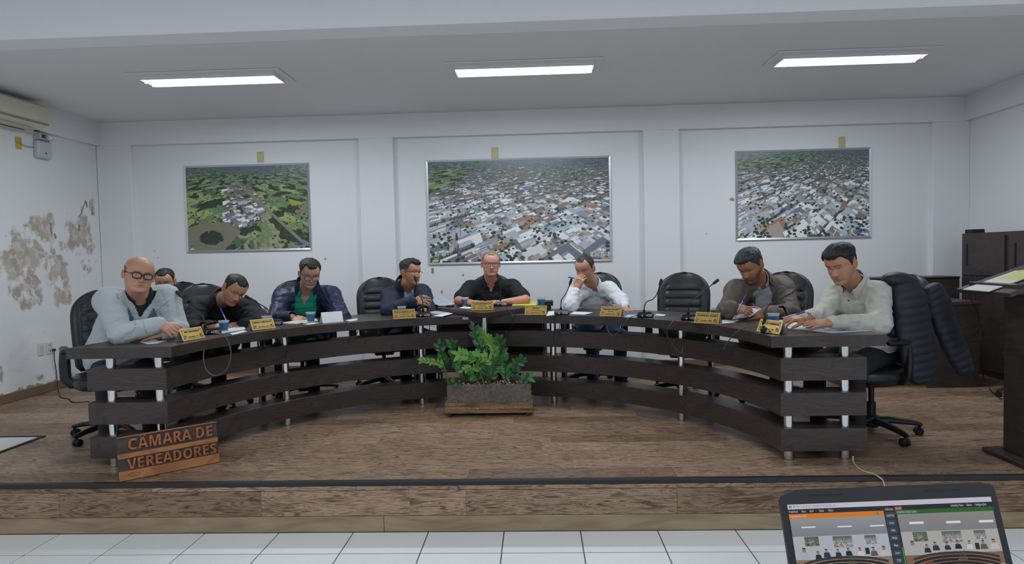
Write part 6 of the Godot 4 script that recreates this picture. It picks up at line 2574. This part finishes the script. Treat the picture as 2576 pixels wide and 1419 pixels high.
func build_plant() -> void:
	var t := thing("zz_plant", "leafy green plant with glossy leaflets growing in the clear planter", "plant", Vector3(-.395, .23, -5.2))
	var kinds := []
	for c in [hexc("2f6434"), hexc("27522e"), hexc("44803e"), hexc("74a848")]:
		var m := StandardMaterial3D.new()
		m.albedo_color = c
		m.roughness = .28
		m.backlight_enabled = true
		m.backlight = c * .35
		kinds.append(m)
	var shapes := [leaf_mesh(.062, .0155, .35), leaf_mesh(.055, .0175, .2), leaf_mesh(.070, .0165, .3)]
	var small := leaf_mesh(.040, .0105, .3)
	var r := RandomNumberGenerator.new()
	r.seed = 15
	# stems read from the photograph (zoomed pixels), with depth and kind of leaf
	var stems := [
		[[[455, 905], [410, 720], [350, 640], [250, 605], [90, 595]], -5.14, 3, .5, true],
		[[[445, 905], [400, 700], [370, 560], [345, 440], [330, 380]], -5.18, 1, .35, false],
		[[[635, 905], [590, 740], [545, 560], [500, 440], [490, 360]], -5.16, 0, .4, false],
		[[[885, 890], [880, 560], [850, 420], [800, 280], [770, 150]], -5.18, 1, .45, false],
		[[[1050, 890], [1055, 600], [1015, 420], [930, 310], [800, 215]], -5.22, 3, .5, false],
		[[[1080, 890], [1100, 660], [1130, 480], [1110, 380], [1085, 310]], -5.24, 0, .45, false],
		[[[1250, 890], [1200, 700], [1160, 590], [1110, 520]], -5.20, 1, .45, false],
		[[[1290, 880], [1295, 740], [1320, 640], [1380, 590]], -5.16, 0, .35, false],
		[[[1220, 895], [1100, 740], [960, 570], [760, 550], [570, 510]], -5.12, 3, .45, false],
		[[[1395, 880], [1410, 840], [1470, 800]], -5.14, 2, .3, false],
		[[[905, 890], [840, 720], [740, 680], [620, 730]], -5.12, 3, .5, true],
		[[[660, 900], [690, 820], [670, 760]], -5.2, 1, .5, false],
		[[[470, 910], [500, 880], [530, 890]], -5.11, 2, .3, false],
		[[[930, 890], [940, 760], [900, 640], [840, 600]], -5.13, 0, .35, false],
		[[[960, 890], [1010, 760], [1060, 650], [1080, 590]], -5.12, 0, .35, false],
		[[[1150, 890], [1180, 780], [1170, 680]], -5.13, 2, .4, false],
		[[[870, 890], [800, 790], [760, 770]], -5.13, 1, .5, false],
		[[[610, 900], [600, 700], [650, 560], [690, 520]], -5.13, 2, .45, false]]
	for s in stems:
		var pts := []
		var k := 0
		for p in s[0]:
			var q := on_z(1040 + p[0] / 5.069, 790 + p[1] / 5.069, s[1] + .02 * k)
			if k == 0:
				q.y = .225
			pts.append(q)
			k += 1
		var path := smooth_path(pts, 8)
		var rad := []
		for i in path.size():
			rad.append(lerpf(.0055, .0022, float(i) / path.size()))
		var sb := MB.new()
		sb.tube(path, rad, 7)
		var so := part_w(sb, "stem", M(hexc("35512f") if s[2] != 3 else hexc("6b7a4c"), .5), t)
		var total := 0.0
		for i in path.size() - 1:
			total += path[i].distance_to(path[i + 1])
		var run := 0.0
		var next: float = total * s[3]
		var step := .024 if s[4] else .030
		var sd := 1.0
		for i in path.size() - 1:
			var d: Vector3 = path[i + 1] - path[i]
			run += d.length()
			if run < next and i < path.size() - 2:
				continue
			next += step
			d = d.normalized()
			var last := i >= path.size() - 2
			for e in ([0.0] if last else [1.0, -1.0]):
				var out: Vector3 = d.cross(Vector3(0, 0, 1)).normalized() * e
				if out.length() < .1:
					out = Vector3(r.randf() - .5, 0, r.randf() - .5).normalized() * .2
				var dir: Vector3 = (d * .75 + out * r.randf_range(.7, 1.1) + Vector3(r.randf() - .5, r.randf() - .3, r.randf_range(-.3, .6)) * .55).normalized()
				var up := (Vector3(0, .45, 1) + Vector3(r.randf() - .5, r.randf() - .5, 0) * .7).normalized()
				var xx := up.cross(dir).normalized()
				var o := MeshInstance3D.new()
				o.name = "leaf"
				o.mesh = small if s[4] else shapes[r.randi() % 3]
				var mk: int = s[2]
				if mk != 3 and r.randf() < .25:
					mk = (mk + 1) % 3
				o.material_override = kinds[mk]
				var sc := r.randf_range(.85, 1.15)
				o.transform = Transform3D(Basis(xx, dir.cross(xx), dir).scaled_local(Vector3.ONE * sc), path[i] - t.position)
				so.add_child(o, true)
			sd = -sd

func build_sign() -> void:
	var a := on_y(300, 1214, 0)
	var b := on_y(552, 1163, 0)
	var r := (b - a)
	r.y = 0
	var w := r.length()
	r = r.normalized()
	var out := Vector3.UP.cross(r) * -1.0
	if out.dot(CAM - a) < 0:
		out = -out
	var lean := deg_to_rad(7.0)
	var u := (Vector3.UP * cos(lean) - out * sin(lean)).normalized()
	var n := r.cross(u)
	var c := (a + b) * .5
	var h := .254
	var t := thing("carved_sign", "carved wooden board sign propped against the desk end", "sign", Vector3(c.x, 0, c.z))
	var wm := StandardMaterial3D.new()
	wm.albedo_texture = tex(wood_image(256, 128, 101, [[0, hexc("7d4d2b")], [.5, hexc("a06a3f")], [1, hexc("b9804f")]], 3, 14))
	wm.roughness = .5
	var dark := StandardMaterial3D.new()
	dark.albedo_texture = tex(wood_image(128, 128, 102, [[0, hexc("2e2522")], [.5, hexc("40332f")], [1, hexc("524540")]], 3, 14))
	dark.roughness = .6
	var bs := Basis(r, u, n)
	var o := Vector3(0, .002, 0)
	var bd := MB.new()
	bd.box(o + u * h * .5 - n * .013, Vector3(w, h, .024), .003, bs)
	part(bd, "board", dark, t)
	for q in [[.0, .056], [.126, .030], [.246, .008]]:
		var s := MB.new()
		s.box(o + u * (q[0] + q[1] * .5) + n * .003, Vector3(w, q[1], .012), .003, bs)
		part(s, "ledge", wm, t)
	var lm := StandardMaterial3D.new()
	lm.albedo_texture = wm.albedo_texture
	lm.uv1_triplanar = true
	lm.uv1_scale = Vector3.ONE * 3.0
	lm.albedo_color = hexc("ffe6d2")
	lm.roughness = .5
	lettering("CÂMARA DE", .062, o + u * .202 + n * .004 + r * .012, r, u, lm, t, "carved_letters", .020, true, w * .84)
	lettering("VEREADORES", .058, o + u * .0905 + n * .004 + r * .015, r, u, lm, t, "carved_letters", .020, true, w * .89)
	var ar := MB.new()
	var p0 := o + u * .030 - r * (w * .5 - .045) + n * .0095
	ar.tube([p0 + r * .06 + u * .007, p0 + r * .022 + u * .007, p0 + r * .022 + u * .013, p0, p0 + r * .022 - u * .013, p0 + r * .022 - u * .007, p0 + r * .06 - u * .007, p0 + r * .06 + u * .007], .0012, 5)
	part(ar, "carved_arrow", dark, t)

func build_jacket() -> void:
	var t := thing("padded_jacket", "black quilted padded jacket hung over the back of an office chair", "jacket", Vector3(2.5, .35, -4.3))
	var m := M(hexc("1d212c"), .62)
	var quilt := func(pts: Array, rx: Array, rz: float, period: float, side: Vector3) -> MB:
		var b := MB.new()
		var path := smooth_path(pts, 22)
		var rows := []
		var run := 0.0
		for i in path.size():
			if i > 0:
				run += path[i].distance_to(path[i - 1])
			var f := float(i) / (path.size() - 1)
			var g := f * (rx.size() - 1)
			var k := mini(int(g), rx.size() - 2)
			var w := lerpf(rx[k], rx[k + 1], g - k)
			var puff := .80 + .20 * pow(absf(sin(run / period * PI)), .55)
			var ends := pow(maxf(1.0 - pow(absf(f * 2 - 1), 12.0), 0.0), .5)
			var d: Vector3 = (path[mini(i + 1, path.size() - 1)] - path[maxi(i - 1, 0)]).normalized()
			var s := (side - d * side.dot(d)).normalized()
			var q := d.cross(s)
			var row := []
			for j in 30:
				var a := TAU * j / 30
				var ex: float = sign(cos(a)) * pow(absf(cos(a)), .8)
				var wob := 1.0 + .03 * sin(run * 60.0 + a * 3.0)
				row.append(path[i] + s * ex * w * ends * (.94 + .06 * puff) * wob - q * sin(a) * rz * puff * ends)
			rows.append(row)
		b.rows(rows, true)
		return b
	var z := -4.22
	var sd := Vector3(.97, 0, -.2)
	var body: MB = quilt.call([on_z(2276, 700, z - .06), on_z(2288, 745, z), on_z(2300, 830, z), on_z(2312, 900, z), on_z(2322, 966, z)], [.07, .115, .125, .12, .085], .055, .050, sd)
	part_w(body, "body_panel", m, t)
	var slv: MB = quilt.call([on_z(2340, 715, z - .07), on_z(2362, 770, z - .08), on_z(2392, 850, z - .08), on_z(2418, 910, z - .08), on_z(2432, 943, z - .08)], [.065, .088, .082, .070, .050], .050, .048, sd)
	part_w(slv, "sleeve", m, t)
	var slv2: MB = quilt.call([on_z(2230, 715, z - .02), on_z(2245, 770, z - .03), on_z(2252, 850, z - .04)], [.05, .06, .05], .035, .042, sd)
	part_w(slv2, "sleeve", m, t)
	var col := MB.new()
	col.ball(on_z(2262, 706, z - .05), Vector3(.13, .055, .075), 22, Basis(Vector3.UP, .37) * Basis(Vector3.BACK, -.12))
	part_w(col, "collar", M(hexc("171a21"), .55), t)

func screen_image() -> Image:
	var w := 1024
	var h := 580
	var im := Image.create(w, h, false, Image.FORMAT_RGB8)
	im.fill(hexc("1b2230"))
	im.fill_rect(Rect2i(0, 0, w, 26), hexc("e3dfee"))
	im.fill_rect(Rect2i(8, 7, 12, 12), hexc("4a8fd0"))
	im.fill_rect(Rect2i(0, 26, w, 24), hexc("14141f"))
	im.fill_rect(Rect2i(0, 50, 478, 26), hexc("f28a1c"))
	im.fill_rect(Rect2i(440, 56, 12, 14), hexc("6aa35c"))
	im.fill_rect(Rect2i(536, 50, w - 536, 22), hexc("1f6a1c"))
	im.fill_rect(Rect2i(536, 32, 36, 18), hexc("b23a3e"))
	for k in 8:
		im.fill_rect(Rect2i(482, 60 + k * 38, 50, 33), hexc("3a4452"))
	im.fill_rect(Rect2i(534, 240, 5, 140), hexc("35c43a"))
	im.fill_rect(Rect2i(482, 372, 52, 4), hexc("9aa4b4"))
	im.fill_rect(Rect2i(482, 368, 12, 12), hexc("4a86e0"))
	var r := RandomNumberGenerator.new()
	r.seed = 3
	for side in 2:
		var x0 := 2 if side == 0 else 542
		var y0 := 76 if side == 0 else 72
		var pw := 476 if side == 0 else 478
		var ph := 268
		var at := func(u: float, v: float) -> Vector2: return Vector2(x0 + u * pw, y0 + v * ph)
		im.fill_rect(Rect2i(x0, y0, pw, ph), hexc("c9ced8") if side == 0 else hexc("c6c4c0"))
		for y in int(ph * .34):
			var g := float(y) / (ph * .34)
			im.fill_rect(Rect2i(x0, y0 + y, pw, 1), (hexc("a8acb2") if side == 0 else hexc("a19c96")).lerp(hexc("8f939b"), g))
		for l in [[.11, .155], [.49, .165], [.83, .175]]:
			var p: Vector2 = at.call(l[0], l[1])
			im.fill_rect(Rect2i(int(p.x), int(p.y), int(pw * .15), int(ph * (.028 if side == 0 else .045))), hexc("ffffff"))
		for l in [[.12, .35, .15, .18, 0], [.42, .355, .20, .21, 1], [.75, .36, .12, .17, 2]]:
			var p: Vector2 = at.call(l[0], l[1])
			var sm: Image = (towns[l[4]] as Image).duplicate()
			sm.resize(int(l[2] * pw), int(l[3] * ph), Image.INTERPOLATE_LANCZOS)
			im.blit_rect(sm, Rect2i(0, 0, sm.get_width(), sm.get_height()), Vector2i(int(p.x), int(p.y)))
		# floor, desk, men
		fill_poly(im, [at.call(0, .78), at.call(1, .76), at.call(1, .985), at.call(0, .985)], hexc("9c8672") if side == 0 else hexc("8f6f55"))
		var men := [[.10, .60, "bfc9d0", 1.25], [.24, .66, "22242a", .9], [.33, .62, "24365c", .95], [.45, .63, "22304c", .85], [.56, .61, "1c1d22", .9], [.68, .62, "e3e6ea", .9], [.82, .62, "6a625b", 1.0], [.93, .61, "d9d9d2", 1.1]]
		for q in men:
			var p: Vector2 = at.call(q[0], q[1] - .04 * side)
			var s: float = ph * .05 * q[3]
			fill_poly(im, [p + Vector2(-s * 1.3, s * 2.6), p + Vector2(-s, s * .7), p + Vector2(s, s * .7), p + Vector2(s * 1.5, s * 2.6)], hexc(q[2]))
			fill_poly(im, [p + Vector2(-s * .5, s * .6), p + Vector2(-s * .5, -s * .5), p + Vector2(s * .5, -s * .5), p + Vector2(s * .5, s * .6)], hexc("b58a74"))
			im.fill_rect(Rect2i(int(p.x - s * .5), int(p.y - s * .7), int(s), int(s * .4)), hexc("2c2624"))
		var cp: Vector2 = at.call(.755, .64)
		im.fill_rect(Rect2i(int(cp.x - 9), int(cp.y - 12), 20, 32), hexc("232a33"))
		for k in 4:
			for i in 60:
				var u := i / 59.0
				var q := absf(u * 2 - 1)
				var y := .735 + k * .062 + .10 * pow(q, 2.4) * (1.0 + k * .15)
				var p: Vector2 = at.call(.08 + u * .86, y)
				im.fill_rect(Rect2i(int(p.x), int(p.y), 8, int(ph * .045)), hexc("1f1b1c") if k > 0 else hexc("3a3434"))
		fill_poly(im, [at.call(.53, .87), at.call(.63, .87), at.call(.63, .92), at.call(.53, .92)], hexc("6f553e"))
		for k in 60:
			var p: Vector2 = at.call(.55 + r.randf() * .07, .72 + r.randf() * .15)
			im.fill_rect(Rect2i(int(p.x), int(p.y), 3, 3), hexc("3f6b3a"))
		fill_poly(im, [at.call(.17, .93), at.call(.27, .90), at.call(.27, .97), at.call(.17, 1.0)], hexc("8a4a2a"))
		im.fill_rect(Rect2i(x0, y0 + ph, pw, 200), hexc("1b2230"))
	return im

func build_laptop() -> void:
	var tl := on_z(1958, 1234, -1.29)
	var tr := on_z(2498, 1212, -1.29)
	var r := (tr - tl).normalized()
	var w := tl.distance_to(tr)
	var tilt := deg_to_rad(19.0)
	var back := Vector3.UP.cross(r).normalized() * -1.0     # away from the camera
	if back.z > 0:
		back = -back
	var u := (Vector3.UP * cos(tilt) + back * sin(tilt))
	u = (u - r * u.dot(r)).normalized()
	var n := r.cross(u)
	var h := .262
	var bl := tl - u * h
	var hinge := bl + r * w * .5
	var t := thing("laptop", "open black laptop showing a video mixing program", "laptop", hinge - Vector3(0, .024, 0))
	var body := M(hexc("16181b"), .45)
	var loc := func(x: float, y: float, z: float) -> Vector3: return bl + r * x + u * y + n * z - t.position
	# the lid, its top corners cut
	var ol := [Vector2(0, 0), Vector2(w, 0), Vector2(w, h - .012), Vector2(w - .006, h - .004), Vector2(w - .030, h), Vector2(.034, h), Vector2(.006, h - .010), Vector2(0, h - .020)]
	var lid := MB.new()
	var fr := []
	var bk := []
	for p in ol:
		fr.append(loc.call(p.x, p.y, 0.0))
		bk.append(loc.call(p.x, p.y, -.009))
	lid.face(fr, n)
	lid.face(bk, -n)
	for k in ol.size():
		var j := (k + 1) % ol.size()
		lid.quad(fr[k], fr[j], bk[j], bk[k])
	var lo := part(lid, "lid", body, t)
	var sx := .0125
	var sw := w - .024
	var sy := .030
	var shh := h - .027 - sy
	var sm := StandardMaterial3D.new()
	var si := tex(screen_image())
	sm.albedo_color = Color(.02, .02, .02)
	sm.emission_enabled = true
	sm.emission_texture = si
	sm.emission = Color(1, 1, 1)
	sm.emission_operator = BaseMaterial3D.EMISSION_OP_MULTIPLY
	sm.emission_energy_multiplier = .62
	sm.roughness = .25
	var sc := MB.new()
	sc.face([loc.call(sx, sy, .0008), loc.call(sx + sw, sy, .0008), loc.call(sx + sw, sy + shh, .0008), loc.call(sx, sy + shh, .0008)], n, [Vector2(0, 1), Vector2(1, 1), Vector2(1, 0), Vector2(0, 0)])
	var so := part(sc, "screen", sm, lo)
	var px := sw / 1024.0
	var py := shh / 580.0
	var put := func(s: String, x: float, y: float, size: float, m: Material, width: float) -> void:
		lettering(s, size * py, loc.call(sx + x * px, sy + shh - y * py, .0012), r, u, m, so, "screen_lettering", .0001, false, width * px)
	var glow := func(c: Color) -> StandardMaterial3D:
		var m := StandardMaterial3D.new()
		m.albedo_color = Color(.02, .02, .02)
		m.emission_enabled = true
		m.emission = c
		m.emission_energy_multiplier = .62
		return m
	var white: StandardMaterial3D = glow.call(hexc("dfe3ea"))
	var grey: StandardMaterial3D = glow.call(hexc("9a94a8"))
	put.call("vMix Pro - 27.0.0.87 x64 - CAMARA DE VEREADORES.vmix", 135, 13, 12, grey, 220)
	for q in [["Predefinid", 25, 38, 44], ["Novo", 78, 38, 20], ["Abrir", 118, 38, 22], ["Salvar", 168, 38, 26], ["Último", 214, 38, 24]]:
		put.call(q[0], q[1], q[2], 12, white, q[3])
	put.call("Logi Webcam C920e", 48, 63, 12, white, 80)
	var names := ["Fullscreen", "Quick Play", "Cortar", "Fade", "Merge", "Wipe", "Zoom", "FTB"]
	for k in 8:
		put.call(names[k], 507, 44 if k == 0 else 76 + (k - 1) * 38, 12, white, [40, 36, 24, 20, 24, 20, 22, 18][k])
	put.call("TITULAR 1", 554, 41, 10, white, 32)
	put.call("FULLWORLD USB3.0 Capture", 592, 61, 11, white, 100)
	for q in [["Extensões Piores", 848, 38, 62], ["Básico", 908, 38, 26], ["Configurações", 964, 38, 58]]:
		put.call(q[0], q[1], q[2], 12, white, q[3])
	put.call("00   vMix Mixer", 985, 440, 12, white, 50)
	var cm := MB.new()
	var cc: Vector3 = loc.call(w * .485, h - .0125, .0)
	cm.tube([cc, cc + n * .0006], .0032, 12)
	part(cm, "webcam", M(hexc("2c3a3a"), .1), lo)
	for x in [.12, .66]:
		var g := MB.new()
		g.box(loc.call(w * x + w * .10, h - .012, .0003), Vector3(w * .16, .0022, .0006), .0, Basis(r, u, n))
		part(g, "rubber_strip", M(hexc("0b0c0d"), .7), lo)
	# the keyboard half and the table it stands on, below the edge of the picture
	var fw := Vector3(-back.x, 0, -back.z).normalized()
	var kb := MB.new()
	var kc := hinge + fw * .135 + Vector3(0, -.012, 0) - t.position
	kb.box(kc, Vector3(w, .022, .265), .004, Basis(r, Vector3.UP.slerp(r.cross(fw).normalized() * -1.0, .0), fw).orthonormalized())
	part(kb, "keyboard_half", body, t)
	var ly := hinge.y - .0245
	var tb := thing("table", "small pale table under the black laptop", "table", Vector3(hinge.x, LOW, hinge.z + .15))
	part_w(slab(Vector3(hinge.x - .40, ly - .026, hinge.z - .14), Vector3(hinge.x + .55, ly, hinge.z + .48), .003), "table_top", M(hexc("b9b2a6"), .5), tb)
	for x in [-.36, .51]:
		for z in [-.10, .44]:
			part_w(slab(Vector3(hinge.x + x - .02, LOW, hinge.z + z - .02), Vector3(hinge.x + x + .02, ly - .026, hinge.z + z + .02), .003), "leg", M(hexc("8d8f92"), .4, .6), tb)

func build_floor_cables() -> void:
	var b := MB.new()
	b.tube(smooth_path([on_z(2146, 1148, -3.90), on_y(2146, 1160, .004), on_y(2153, 1172, .004), on_y(2170, 1184, .004), on_y(2196, 1192, .004), on_y(2214, 1202, .010), on_z(2222, 1212, EDGE + .02), on_z(2228, 1240, EDGE + .02), on_z(2231, 1300, EDGE + .02)]), .0042, 7)
	lone(b, "white_cable", M(hexc("c4bda8"), .5), "cream cable running from the desk end over the stage edge", "cable", on_y(2170, 1184, 0))
func build_all() -> void:
	shared_materials()
	build_desk()
	build_side_furniture()
	build_people()
	build_pictures()
	build_planter()
	build_plant()
	build_sign()
	build_laptop()
	build_jacket()
	build_wall_fittings()
	build_desk_things()
	build_floor_cables()
